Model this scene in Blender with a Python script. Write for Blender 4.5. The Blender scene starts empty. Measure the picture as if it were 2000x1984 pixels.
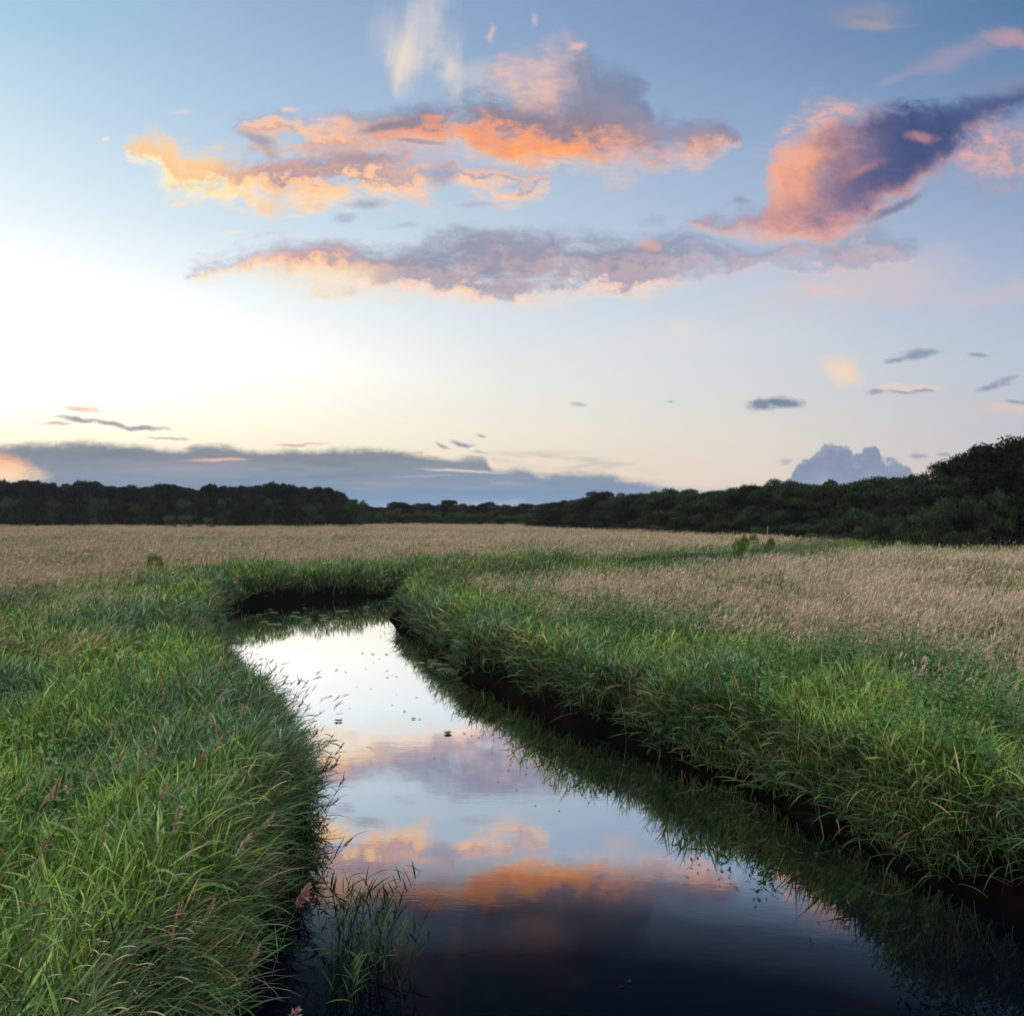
import bpy, math, random
import numpy as np
from mathutils import Vector, Matrix

random.seed(11)
RNG = np.random.default_rng(7)
scn = bpy.context.scene
COL = scn.collection
R = math.radians

# camera: level, on a low footbridge over the stream, horizon a little above mid-frame
CAM_Z = 4.2
F = 1449.0            # focal length in units of a 1932-wide picture
CX, HY = 966.0, 968.0


def lin(r, g, b):
    f = lambda c: (c / 12.92 if c <= 0.04045 else ((c + 0.055) / 1.055) ** 2.4)
    return (f(r / 255), f(g / 255), f(b / 255))


def at(px, py, z):
    """ground point seen at (px, py) lying at height z"""
    d = (CAM_Z - z) * F / (py - HY)
    return np.array([(px - CX) / F * d, d, z])


cam = bpy.data.cameras.new('camera')
cam.sensor_width = 36
cam.lens = 36 * F / 1932
cam.shift_y = (HY - 958.3) / 1932
cam.clip_start = 0.05
cam.clip_end = 6000
co = bpy.data.objects.new('camera', cam)
COL.objects.link(co)
co.location = (0, 0, CAM_Z)
co.rotation_euler = (R(90), 0, 0)
scn.camera = co
scn.view_settings.view_transform = 'Standard'
scn.view_settings.look = 'None'
scn.view_settings.exposure = 0
scn.view_settings.gamma = 1
scn.render.engine = 'CYCLES'
scn.cycles.max_bounces = 6
scn.cycles.diffuse_bounces = 3
scn.cycles.glossy_bounces = 3
scn.cycles.transmission_bounces = 4
scn.cycles.use_denoising = True

SUN_AZ = -50.0        # degrees from the view direction, to the left
SUN_EL = 13.0

# ------------------------------------------------------------------ node expressions
class E:
    """a float socket with arithmetic"""
    t = None

    def __init__(s, sock):
        s.s = sock

    @staticmethod
    def m(op, *a):
        n = E.t.nodes.new('ShaderNodeMath')
        n.operation = op
        for i, v in enumerate(a):
            if isinstance(v, E):
                E.t.links.new(v.s, n.inputs[i])
            else:
                n.inputs[i].default_value = v
        return E(n.outputs[0])

    def __add__(s, o): return E.m('ADD', s, o)
    __radd__ = __add__
    def __sub__(s, o): return E.m('SUBTRACT', s, o)
    def __rsub__(s, o): return E.m('SUBTRACT', o, s)
    def __mul__(s, o): return E.m('MULTIPLY', s, o)
    __rmul__ = __mul__
    def __truediv__(s, o): return E.m('DIVIDE', s, o)
    def __rtruediv__(s, o): return E.m('DIVIDE', o, s)


def emin(a, b): return E.m('MINIMUM', a, b)
def emax(a, b): return E.m('MAXIMUM', a, b)


def step(x, lo, hi, a=0.0, b=1.0):
    if x is None:
        return None
    n = E.t.nodes.new('ShaderNodeMapRange')
    n.interpolation_type = 'SMOOTHSTEP'
    E.t.links.new(x.s, n.inputs[0])
    n.inputs[1].default_value, n.inputs[2].default_value = lo, hi
    n.inputs[3].default_value, n.inputs[4].default_value = a, b
    return E(n.outputs[0])


def fcurve(x, pts, lo=0.0, hi=1932.0, vmax=1000.0, smooth=True):
    n = E.t.nodes.new('ShaderNodeFloatCurve')
    c = n.mapping.curves[0]
    P = [((a - lo) / (hi - lo), b / vmax) for a, b in pts]
    c.points[0].location = P[0]
    c.points[1].location = P[-1]
    for p in P[1:-1]:
        c.points.new(*p)
    for p in c.points:
        p.handle_type = 'AUTO_CLAMPED' if smooth else 'VECTOR'
    n.mapping.extend = 'HORIZONTAL'
    n.mapping.use_clip = False
    n.mapping.update()
    E.t.links.new(((x - lo) / (hi - lo)).s, n.inputs['Value'])
    return E(n.outputs[0]) * vmax


def vec(x, y, z=0.0):
    n = E.t.nodes.new('ShaderNodeCombineXYZ')
    for i, v in enumerate((x, y, z)):
        if isinstance(v, E):
            E.t.links.new(v.s, n.inputs[i])
        else:
            n.inputs[i].default_value = v
    return n.outputs[0]


def noise(v, scale, detail=4.0, rough=0.55, dist=0.0):
    n = E.t.nodes.new('ShaderNodeTexNoise')
    n.inputs['Scale'].default_value = scale
    n.inputs['Detail'].default_value = detail
    n.inputs['Roughness'].default_value = rough
    n.inputs['Distortion'].default_value = dist
    E.t.links.new(v, n.inputs['Vector'])
    return n


def split(colsock):
    n = E.t.nodes.new('ShaderNodeSeparateColor')
    E.t.links.new(colsock, n.inputs[0])
    return E(n.outputs[0]), E(n.outputs[1]), E(n.outputs[2])


def ramp(x, stops, interp='LINEAR'):
    n = E.t.nodes.new('ShaderNodeValToRGB')
    cr = n.color_ramp
    cr.interpolation = interp
    while len(cr.elements) < len(stops):
        cr.elements.new(0.5)
    for e, (p, c) in zip(cr.elements, sorted(stops, key=lambda q: q[0])):
        e.position = p
        e.color = (c[0], c[1], c[2], 1)
    E.t.links.new(x.s, n.inputs[0])
    return n.outputs[0]


def cmix(f, a, b, mode='MIX'):
    n = E.t.nodes.new('ShaderNodeMix')
    n.data_type = 'RGBA'
    n.blend_type = mode
    n.clamp_factor = True
    for sock, v in ((n.inputs[0], f), (n.inputs[6], a), (n.inputs[7], b)):
        if isinstance(v, E):
            E.t.links.new(v.s, sock)
        elif isinstance(v, (int, float)):
            sock.default_value = v
        elif isinstance(v, tuple):
            sock.default_value = (v[0], v[1], v[2], 1)
        else:
            E.t.links.new(v, sock)
    return n.outputs[2]
# ------------------------------------------------------------------ sky
def build_sky():
    w = bpy.data.worlds.new('World')
    scn.world = w
    w.use_nodes = True
    t = w.node_tree
    E.t = t
    t.nodes.clear()
    out = t.nodes.new('ShaderNodeOutputWorld')
    tc = t.nodes.new('ShaderNodeTexCoord')
    sp = t.nodes.new('ShaderNodeSeparateXYZ')
    t.links.new(tc.outputs['Generated'], sp.inputs[0])
    X, Y, Z = (E(o) for o in sp.outputs)

    nish = t.nodes.new('ShaderNodeTexSky')
    nish.sky_type = 'NISHITA'
    nish.sun_disc = False
    nish.sun_elevation = R(SUN_EL)
    nish.sun_rotation = R(SUN_AZ)
    nish.air_density = 1.2
    nish.dust_density = 2.0

    el = E.m('ARCTAN2', Z, E.m('SQRT', X * X + Y * Y)) * (180 / math.pi)
    az = E.m('ARCTAN2', X, Y) * (180 / math.pi)
    el01 = emax(el, 0.0) / 90.0

    def column(azd, rows, above):
        """rows: (picture row, sRGB) of the clear sky at that bearing"""
        st = []
        for py, c in rows:
            e = math.degrees(math.atan((HY - py) / F * math.cos(R(azd)))) if abs(azd) < 80 else py
            st.append((max(0, e) / 90, tuple(k * c[3] for k in lin(*c[:3]))))
        st += [(e / 90, tuple(k * c[3] for k in lin(*c[:3]))) for e, c in above]
        return ramp(el01, st)

    zen_fill = (72, (194, 194, 200, 14.5))  # unseen overhead sky, raised as added fill light for the grass
    cols = [
        (-180, column(-180, [(0, (199, 190, 195, 1.2)), (15, (186, 190, 204, 1.3)), (40, (166, 180, 202, 1.4))], [zen_fill])),
        (-105, column(-105, [(0, (248, 222, 192, .8)), (15, (235, 230, 224, .8)), (40, (200, 203, 216, .9))], [zen_fill])),
        (-52, column(-52, [(968, (250, 192, 138, 1.3)), (850, (252, 221, 175, 1.8)), (600, (254, 245, 221, 1.7)), (200, (235, 244, 249, 1.15))], [(48, (170, 195, 220, 1)), zen_fill])),
        (-33.7, column(-33.7, [(968, (251, 206, 170, 1)), (880, (253, 228, 194, 1.05)), (800, (254, 246, 223, 1.2)), (690, (255, 255, 247, 1.4)), (560, (255, 255, 255, 1.3)), (470, (250, 254, 255, 1.05)), (380, (233, 246, 251, 1)), (300, (217, 237, 247, 1)), (150, (192, 220, 236, 1)), (0, (166, 203, 225, 1))], [(45, (143, 179, 211, 1)), zen_fill])),
        (-18.5, column(-18.5, [(968, (248, 225, 198, 1)), (880, (251, 236, 208, 1)), (800, (254, 248, 225, 1.05)), (690, (255, 255, 246, 1.12)), (600, (248, 252, 250, 1.03)), (500, (227, 240, 246, 1)), (400, (205, 224, 238, 1)), (300, (186, 209, 230, 1)), (150, (167, 194, 220, 1)), (0, (151, 179, 210, 1))], [(45, (131, 161, 200, 1)), zen_fill])),
        (0, column(0, [(968, (234, 209, 192, 1)), (900, (238, 220, 199, 1)), (820, (239, 232, 214, 1)), (730, (232, 234, 227, 1)), (640, (223, 230, 232, 1)), (540, (207, 221, 231, 1)), (400, (186, 204, 223, 1)), (250, (164, 187, 214, 1)), (100, (145, 170, 204, 1)), (0, (136, 162, 198, 1))], [(45, (118, 147, 190, 1)), zen_fill])),
        (18.5, column(18.5, [(968, (224, 204, 195, 1)), (900, (227, 212, 200, 1)), (820, (221, 216, 207, 1)), (730, (212, 215, 216, 1)), (640, (206, 213, 221, 1)), (540, (191, 205, 222, 1)), (400, (167, 187, 213, 1)), (250, (147, 171, 204, 1)), (100, (126, 152, 190, 1)), (0, (117, 145, 185, 1))], [(45, (103, 134, 177, 1)), zen_fill])),
        (33.7, column(33.7, [(968, (199, 190, 192, 1)), (880, (200, 194, 197, 1)), (780, (193, 197, 205, 1)), (660, (185, 197, 213, 1)), (520, (168, 184, 209, 1)), (380, (147, 167, 199, 1)), (220, (124, 150, 187, 1)), (80, (101, 134, 173, 1)), (0, (87, 125, 165, 1))], [(45, (88, 121, 163, 1)), zen_fill])),
        (75, column(75, [(968, (185, 180, 194, 1)), (600, (157, 175, 202, 1))], [(30, (127, 152, 186, 1)), zen_fill])),
        (180, column(180, [(0, (199, 190, 195, 1.2)), (15, (186, 190, 204, 1.3)), (40, (166, 180, 202, 1.4))], [zen_fill])),
    ]
    base = cols[0][1]
    for (a0, _), (a1, c1) in zip(cols, cols[1:]):
        mr = t.nodes.new('ShaderNodeMapRange')
        t.links.new(az.s, mr.inputs[0])
        mr.inputs[1].default_value, mr.inputs[2].default_value = a0, a1
        base = cmix(E(mr.outputs[0]), base, c1)
    nsc = t.nodes.new('ShaderNodeVectorMath')
    nsc.operation = 'SCALE'
    nsc.inputs['Scale'].default_value = 0.12
    t.links.new(nish.outputs[0], nsc.inputs[0])
    base = cmix(step(emax(el * 1.5, E.m('ABSOLUTE', az)), 45.0, 90.0, 0.0, 0.5), base, nsc.outputs[0])

    # gnomonic sky coordinates about north: the cloud deck is laid out in these
    Yc = emax(Y, 0.05)
    px = X / Yc * F + CX
    py = HY - Z / Yc * F
    P = vec(px * 0.001, py * 0.001, 0.37)
    P_flat = vec(px * 0.001, py * 0.0025, 1.7)
    w1 = noise(P_flat, 5.0, 5, 0.6).outputs['Color']
    w2 = noise(P, 16.0, 6, 0.62).outputs['Color']
    fine = noise(P_flat, 22.0, 8, 0.70, 0.7).outputs[0]
    wisp = noise(vec(px * 0.001, py * 0.0016, 3.1), 9.0, 9, 0.66, 0.9).outputs[0]
    grid = [px.s, py.s, w1, w2, fine, wisp, base]

    def tile(x0, x1, y0, y1):
        g = bpy.data.node_groups.new('cloud_field', 'ShaderNodeTree')
        for nm, ty in (('px', 'Float'), ('py', 'Float'), ('w1', 'Color'), ('w2', 'Color'), ('fine', 'Float'), ('wisp', 'Float'), ('base', 'Color')):
            g.interface.new_socket(nm, in_out='INPUT', socket_type='NodeSocket' + ty)
        g.interface.new_socket('sky', in_out='OUTPUT', socket_type='NodeSocketColor')
        gi, go = g.nodes.new('NodeGroupInput'), g.nodes.new('NodeGroupOutput')
        E.t = g
        res = clouds(gi, (x0, x1, y0, y1))
        g.links.new(res, go.inputs[0])
        E.t = t
        n = t.nodes.new('ShaderNodeGroup')
        n.node_tree = g
        for i, sck in enumerate(grid):
            t.links.new(sck, n.inputs[i])
        b = t.nodes.new('ShaderNodeBackground')
        t.links.new(n.outputs[0], b.inputs[0])
        return b.outputs[0]

    def pick(f, a, b):
        m = t.nodes.new('ShaderNodeMixShader')
        t.links.new(f.s, m.inputs[0])
        t.links.new(a, m.inputs[1])
        t.links.new(b, m.inputs[2])
        return m.outputs[0]

    rows = [-260, 215, 420, 600, 815, 968]
    colsx = [-260, 420, 700, 960, 1290, 1560, 1760, 2200]
    acc = None
    for y0, y1 in zip(rows, rows[1:]):
        ra = None
        for x0, x1 in zip(colsx, colsx[1:]):
            s_ = tile(x0, x1, y0, y1)
            ra = s_ if ra is None else pick(E.m('GREATER_THAN', px, float(x0)), ra, s_)
        acc = ra if acc is None else pick(E.m('GREATER_THAN', py, float(y0)), acc, ra)
    bb = t.nodes.new('ShaderNodeBackground')
    t.links.new(base, bb.inputs[0])
    inside = E.m('GREATER_THAN', Y, 0.2) * E.m('GREATER_THAN', px, -260.0) * E.m('LESS_THAN', px, 2200.0) * E.m('GREATER_THAN', py, -260.0) * E.m('LESS_THAN', py, 968.0)
    t.links.new(pick(inside, bb.outputs[0], acc), out.inputs[0])
    w.cycles.sampling_method = 'MANUAL'
    w.cycles.sample_map_resolution = 512


def clouds(gi, box):
    """every cloud that reaches into this part of the sky, laid over the clear sky"""
    px, py, fine, wisp = (E(gi.outputs[i]) for i in (0, 1, 4, 5))
    a1, b1, c1 = split(gi.outputs[2])
    a2, b2, c2 = split(gi.outputs[3])
    a1, b1, c1, a2, b2, c2 = (k - 0.5 for k in (a1, b1, c1, a2, b2, c2))
    fine0 = fine - 0.5
    wisp0 = wisp - 0.5
    sky = [gi.outputs[6]]

    def hit(x0, x1, y0, y1, m=60):
        return x1 + m > box[0] and x0 - m < box[1] and y1 + m > box[2] and y0 - m < box[3]

    def lay(alpha, color):
        if alpha is None:
            return
        sky[0] = cmix(alpha, sky[0], color)

    def band(top, bot, wx, wy, warp=1.0, soft=(-6, 22), rag=60.0, ragn=None):
        """t (0 top edge, 1 bottom edge) and coverage of a cloud band bounded by two curves"""
        x = px + (a1 * 130 + a2 * 60) * (warp * wx)
        y = py + (b1 * 130 + b2 * 70) * (warp * wy)
        T = fcurve(x, top)
        B = fcurve(x, bot)
        d1, d2 = y - T, B - y
        edge = emin(d1, d2) + (ragn if ragn is not None else fine0) * rag
        cov = step(edge, soft[0], soft[1])
        tt = d1 / emax(B - T, 8.0)
        return tt, cov

    def blob(cx, cy, rx, ry, ang=0.0, ragged=1.0, nz=None):
        m = max(rx, ry)
        if not hit(cx - m, cx + m, cy - (m if abs(ang) > 20 else ry + .3 * rx), cy + (m if abs(ang) > 20 else ry + .3 * rx), 30 + 45 * ragged + .4 * m * ragged):
            return None
        c, s = math.cos(R(ang)), math.sin(R(ang))
        x = px + (a2 * 50 + a1 * 40) * ragged - cx
        y = py + (b2 * 30 + b1 * 20) * ragged - cy
        u = (x * c + y * s) / rx
        v = (y * c - x * s) / ry
        d = 1.0 - E.m('SQRT', u * u + v * v) + (nz if nz is not None else fine0) * (1.6 * ragged)
        return d

    # --- faint high veils
    veil = step(wisp0 + c1 * 0.5, 0.02, 0.30)
    lay(step(blob(1620, 540, 330, 75, -6, .7, wisp0), 0.0, 0.9, 0, 0.42), lin(228, 200, 192))
    lay(step(blob(1880, 560, 220, 40, -10, .7, wisp0), 0.0, 0.9, 0, 0.30), lin(225, 198, 195))
    lay(step(blob(1590, 700, 62, 34, 22, .8, wisp0), 0.0, 0.8, 0, 0.75), lin(248, 216, 186))
    lay(step(blob(1720, 733, 85, 12, 0, .8, wisp0), 0.0, 0.8, 0, 0.6), lin(244, 206, 185))
    lay(step(blob(1910, 768, 110, 20, 0, .8, wisp0), 0.0, 0.8, 0, 0.5), lin(235, 198, 180))
    lay(step(blob(1290, 615, 60, 26, 20, .8, wisp0), 0.0, 0.9, 0, 0.35), lin(240, 220, 205))
    lay(step(blob(1280, 640, 420, 60, -4, .8, wisp0), 0.1, 1.1, 0, 0.15), lin(245, 225, 210))

    # --- white streaming plume at the top
    if hit(690, 925, -200, 195, 90):
        strk = E(noise(vec(px * 0.001 + py * 0.00016, py * 0.00020, 6.3), 24.0, 5, 0.55, 0.3).outputs[0]) - 0.5
        cpl = ramp(py / 200.0 + strk * .8, [(0, lin(206, 206, 212)), (.5, lin(226, 216, 208)), (1, lin(246, 226, 204))])
        for cx, cy, rx, ry, an, al in ((812, 0, 50, 170, 5, .50), (800, 80, 100, 120, 0, .30), (762, 112, 48, 74, 9, .88), (846, 128, 42, 84, -10, .80), (800, 55, 50, 110, 4, .40), (725, 60, 40, 90, 12, .25)):
            lay(step(blob(cx, cy, rx, ry, an, .75, strk * 1.0 + wisp0 * .7), -0.05, 0.95, 0, al), cpl)
    lay(step(blob(905, 150, 50, 45, -50, .9, wisp0), 0.0, 1.0, 0, 0.45), lin(225, 208, 200))

    # --- tall mauve shoulder over the upper cloud, pink on its left, slate on its right
    if hit(900, 1260, 70, 285, 90):
        tp, cp = band([(900, 260), (930, 150), (955, 112), (1000, 112), (1045, 78), (1090, 70), (1130, 100), (1170, 108), (1215, 150), (1240, 235), (1260, 270)],
                      [(900, 240), (930, 170), (970, 200), (1000, 260), (1100, 280), (1200, 280), (1240, 260), (1260, 240)], .7, .8, soft=(-25, 60), rag=110, ragn=wisp0)
        pinkx = step(px + a2 * 160 + (py - 150) * 0.3, 1010, 1130)
        lay(cp * .92, cmix(pinkx, ramp(fine + c2 * .8, [(.25, lin(176, 170, 188)), (.55, lin(226, 190, 182)), (.75, lin(252, 198, 172))]),
                           ramp(tp + c1, [(0, lin(118, 136, 170)), (.5, lin(128, 138, 165)), (1, lin(176, 152, 156))])))

    # --- upper sunset cloud: long upper arm
    if hit(425, 1400, 190, 320, 90):
        t1, k1 = band([(415, 290), (440, 240), (520, 222), (600, 216), (680, 222), (730, 228), (800, 210), (880, 198), (950, 190), (1020, 196), (1100, 205), (1180, 215), (1250, 232), (1320, 238), (1380, 242), (1400, 290)],
                      [(415, 220), (460, 262), (540, 280), (620, 290), (700, 290), (760, 286), (830, 280), (900, 282), (960, 296), (1030, 306), (1100, 314), (1170, 316), (1230, 312), (1300, 312), (1340, 296), (1385, 264), (1400, 220)], .8, .75, soft=(-27, 36), rag=100, ragn=fine0 * .6 + wisp0 * .6)
        nz1 = t1 + fine0 * .75 + b2 * .8
        colL = ramp(nz1, [(0, lin(176, 160, 172)), (.22, lin(246, 196, 172)), (.42, lin(255, 198, 158)), (.6, lin(212, 174, 168)), (.78, lin(255, 186, 142)), (1, lin(255, 204, 160))])
        colR = ramp(nz1, [(0, lin(122, 124, 150)), (.3, lin(158, 136, 146)), (.5, lin(230, 160, 134)), (.70, lin(255, 163, 106)), (.9, lin(255, 182, 130)), (1, lin(255, 208, 170))])
        colRR = ramp(nz1, [(0, lin(132, 136, 164)), (.4, lin(168, 148, 160)), (.65, lin(214, 168, 156)), (.85, lin(250, 186, 156)), (1, lin(246, 194, 170))])
        c_a1 = cmix(step(px + a2 * 90, 600, 800), colL, colR)
        c_a1 = cmix(step(px + a2 * 160, 1080, 1240), c_a1, colRR)
        hole = step(blob(552, 262, 48, 13, 0, .7), 0.0, .7, 1.0, 0.0)
        lay(k1 * step(wisp0 + c1 * .5, -.24, -.02, .5, 1.0) * (hole if hole is not None else 1.0), c_a1)
    # dark ridge on the crest of the arm
    lay(step(blob(745, 240, 90, 13, -8, .8), 0.0, .8, 0, .85), lin(138, 132, 152))
    lay(step(blob(790, 268, 70, 6, 4, .7), 0.0, .7, 0, .7), lin(146, 128, 142))

    # --- upper sunset cloud: ragged lower arm, yellow at its left end
    if hit(225, 1050, 254, 395, 90):
        t2, k2 = band([(220, 330), (242, 264), (275, 254), (310, 278), (360, 298), (420, 290), (500, 284), (570, 288), (640, 282), (720, 284), (790, 292), (840, 290), (900, 300), (960, 312), (1020, 318), (1050, 360)],
                      [(220, 255), (250, 296), (290, 318), (320, 350), (350, 366), (400, 372), (460, 380), (520, 384), (560, 386), (610, 392), (650, 384), (700, 372), (760, 374), (820, 368), (880, 362), (940, 360), (1000, 360), (1035, 346), (1050, 310)], .85, 1.0, soft=(-28, 26), rag=120, ragn=fine0 * .65 + wisp0 * .6)
        n2 = t2 + fine0 * .9 + b2 * .9
        cA = ramp(n2, [(0, lin(255, 214, 166)), (.3, lin(255, 208, 156)), (.5, lin(254, 202, 156)), (.75, lin(255, 238, 176)), (1, lin(255, 240, 212))])
        cB = ramp(n2, [(0, lin(168, 156, 172)), (.25, lin(214, 166, 152)), (.45, lin(184, 160, 170)), (.62, lin(255, 200, 156)), (.85, lin(255, 212, 170)), (1, lin(255, 222, 190))])
        cC = ramp(n2, [(0, lin(190, 182, 200)), (.35, lin(240, 190, 168)), (.55, lin(176, 172, 192)), (.75, lin(255, 200, 162)), (1, lin(255, 208, 178))])
        c_a2 = cmix(step(px + a2 * 120, 380, 520), cA, cB)
        c_a2 = cmix(step(px + a2 * 120, 680, 820), c_a2, cC)
        lay(k2 * step(wisp0 + c2 * .35, -.17, -.02, .25, 1.0), c_a2)
    lay(step(blob(835, 332, 50, 34, -20, .8), 0.0, .8, 0, .8), lin(160, 166, 190))
    lay(step(blob(480, 262, 55, 13, 22, .8), 0.0, .8, 0, .7), lin(158, 150, 172))
    lay(step(blob(690, 300, 95, 16, -4, .9), 0.0, .8, 0, .75), lin(166, 152, 166))
    # crumbs around it
    for cx, cy, rx, ry, c in ((200, 265, 16, 7, (245, 232, 225)), (340, 385, 45, 10, (252, 226, 208)), (442, 440, 30, 8, (255, 232, 214)), (545, 205, 26, 10, (240, 205, 195)), (340, 212, 40, 7, (214, 214, 222)), (560, 408, 40, 9, (250, 222, 206)),
                              (690, 385, 62, 15, (166, 172, 192)), (648, 412, 38, 14, (178, 184, 202)), (760, 425, 60, 9, (186, 194, 210)), (905, 385, 60, 7, (178, 186, 206)), (925, 65, 14, 26, (205, 190, 196)), (1090, 90, 30, 14, (232, 190, 178)), (1008, 40, 12, 22, (190, 186, 204)), (1300, 235, 26, 22, (136, 146, 178)), (1360, 245, 26, 12, (140, 140, 168))):
        lay(step(blob(cx, cy, rx, ry, -6, .9), 0.05, .9, 0, .85), lin(*c))

    # --- middle band
    if hit(345, 1740, 434, 572, 90):
        t3, k3 = band([(345, 545), (380, 498), (440, 488), (500, 468), (560, 460), (640, 462), (710, 464), (760, 458), (830, 438), (900, 440), (980, 446), (1060, 450), (1140, 444), (1200, 436), (1290, 434), (1360, 446), (1420, 454), (1480, 452), (1560, 446), (1640, 436), (1700, 448), (1740, 520)],
                      [(345, 480), (380, 517), (440, 524), (500, 528), (560, 542), (640, 548), (700, 556), (780, 558), (860, 564), (940, 570), (1000, 564), (1080, 556), (1160, 552), (1240, 546), (1300, 534), (1360, 522), (1420, 510), (1500, 506), (1570, 514), (1640, 520), (1700, 508), (1740, 440)], .85, .8, soft=(-26, 38), rag=110, ragn=fine0 * .6 + wisp0 * .6)
        n3 = t3 + fine0 * .75 + b2 * .8
        c3L = ramp(n3, [(0, lin(168, 156, 172)), (.3, lin(190, 160, 168)), (.48, lin(248, 196, 164)), (.7, lin(255, 222, 178)), (1, lin(255, 232, 206))])
        c3M = ramp(n3, [(0, lin(148, 154, 176)), (.35, lin(152, 152, 172)), (.55, lin(188, 168, 176)), (.72, lin(170, 164, 180)), (.86, lin(250, 206, 182)), (1, lin(255, 220, 196))])
        c3R = ramp(n3, [(0, lin(150, 162, 190)), (.4, lin(158, 164, 188)), (.6, lin(196, 174, 182)), (.8, lin(168, 170, 192)), (1, lin(228, 196, 190))])
        c3 = cmix(step(px + a2 * 120, 600, 800), c3L, c3M)
        c3 = cmix(step(px + a2 * 120, 1180, 1380), c3, c3R)
        lay(k3 * step(wisp0 + c1 * .5, -.22, -.02, .45, .96), c3)
    lay(step(blob(1225, 460, 30, 18, 10, .9), 0.0, .8, 0, .6), lin(238, 178, 160))
    lay(step(blob(1560, 545, 60, 14, 6, .9), 0.0, .9, 0, .45), lin(240, 196, 182))
    lay(step(blob(1760, 480, 90, 26, -14, .9, wisp0), 0.0, .9, 0, .35), lin(190, 190, 206))

    # --- big right-hand cloud climbing to the upper right
    if hit(1290, 2200, 100, 475, 90):
        nw = fine0 * .45 + wisp0 * .75
        # thin pink fringe thrown up on its left
        t6, k6 = band([(1400, 330), (1440, 262), (1480, 222), (1530, 188), (1590, 176), (1650, 190), (1720, 196), (1800, 178), (1880, 160), (2000, 120)],
                      [(1400, 250), (1440, 300), (1480, 330), (1540, 310), (1600, 290), (1660, 270), (1740, 240), (1820, 216), (1900, 190), (2000, 150)], .8, .8, soft=(-22, 60), rag=130, ragn=nw)
        lay(k6 * step(fine + c2 * .8, .30, .66, .25, .85), cmix(step(px + a2 * 120, 1580, 1720), ramp(fine + c2, [(.32, lin(178, 168, 190)), (.55, lin(232, 180, 168)), (.75, lin(248, 182, 156))]), lin(116, 130, 166)))
        # foot running out to the left
        t7, k7 = band([(1285, 450), (1310, 412), (1360, 396), (1410, 388), (1460, 384), (1560, 392), (1630, 420), (1660, 520)],
                      [(1285, 380), (1320, 432), (1370, 446), (1430, 450), (1490, 458), (1560, 464), (1630, 430), (1660, 330)], .8, .7, soft=(-16, 36), rag=84, ragn=nw)
        lay(k7 * .95, ramp(t7 + fine0 * .8 + b2 * .6, [(.1, lin(150, 142, 166)), (.45, lin(186, 152, 162)), (.75, lin(236, 172, 152)), (1, lin(244, 186, 166))]))
        # body
        t4, k4 = band([(1405, 470), (1425, 400), (1450, 318), (1475, 268), (1510, 246), (1560, 232), (1610, 226), (1660, 206), (1720, 196), (1790, 182), (1860, 168), (1932, 158), (2060, 140)],
                      [(1405, 390), (1430, 420), (1470, 448), (1520, 456), (1570, 458), (1610, 440), (1660, 408), (1710, 386), (1750, 346), (1800, 306), (1850, 268), (1900, 232), (1932, 216), (2060, 160)], .75, .7, soft=(-18, 44), rag=96, ragn=nw)
        s4 = (px - 1440 + (py - 330) * 0.20 + a2 * 150 + a1 * 110) / 345.0 + fine0 * .16 + wisp0 * .16
        c4 = ramp(s4, [(0, lin(218, 176, 168)), (.12, lin(240, 172, 144)), (.20, lin(228, 160, 138)), (.31, lin(178, 138, 144)), (.46, lin(130, 112, 140)), (.62, lin(88, 94, 134)), (.8, lin(66, 82, 126)), (1, lin(84, 102, 146))])
        # its lower half stays mauve, with rosy bumps along the base
        low = step(py + b2 * 90 + (px - 1500) * .25, 345, 425)
        c4 = cmix(low * .75, c4, ramp(t4 + fine0 * .7 + b2 * .7, [(.3, lin(112, 106, 142)), (.62, lin(140, 122, 150)), (.9, lin(216, 160, 154)), (1, lin(236, 172, 156))]))
        lay(k4 * step(wisp0 + c1 * .3, -.34, -.04, .72, .98), c4)
        lay(step(blob(1655, 342, 110, 46, -30, .8, nw), -.05, 1.1, 0, .72), ramp(fine + c2 * .7, [(.3, lin(76, 84, 124)), (.6, lin(100, 100, 140))]))
        lay(step(blob(1760, 262, 175, 52, -27, .8, nw), -.05, 1.0, 0, .84), ramp(fine + c2 * .7, [(.3, lin(58, 74, 116)), (.6, lin(74, 86, 130))]))
        lay(step(blob(1630, 316, 62, 15, -26, 1.0, nw), 0.0, 1.1, 0, .75), lin(194, 138, 142))
        lay(step(blob(1735, 262, 36, 13, 8, 1.0, nw), 0.0, 1.1, 0, .75), lin(196, 140, 146))
        lay(step(blob(1690, 392, 70, 12, -24, .9, nw), 0.0, .9, 0, .75), lin(100, 114, 152))
        lay(step(blob(1392, 378, 26, 12, 10, .9, nw), 0.0, .9, 0, .65), lin(138, 142, 168))
    # pink cloud at the right edge and faint ones above
    if hit(1770, 2200, 220, 360, 90):
        t5, k5 = band([(1770, 320), (1800, 262), (1850, 232), (1932, 222)], [(1770, 300), (1810, 338), (1870, 350), (1932, 358)], .8, .8, soft=(-16, 50), rag=80, ragn=wisp0)
        lay(k5 * step(fine + c2, .30, .62, .45, .9), ramp(fine + c2 * 1.3 + b2 * .6, [(.30, lin(150, 150, 178)), (.52, lin(196, 164, 172)), (.74, lin(232, 178, 168))]))
    lay(step(blob(1630, 28, 110, 34, 0, .8, wisp0), 0.0, .9, 0, .62), ramp(py + b2 * 40, [(0, lin(118, 134, 162)), (1, lin(150, 150, 172))]))
    lay(step(blob(1650, 48, 80, 14, 0, .8, wisp0), 0.0, .9, 0, .5), lin(180, 164, 170))
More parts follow.
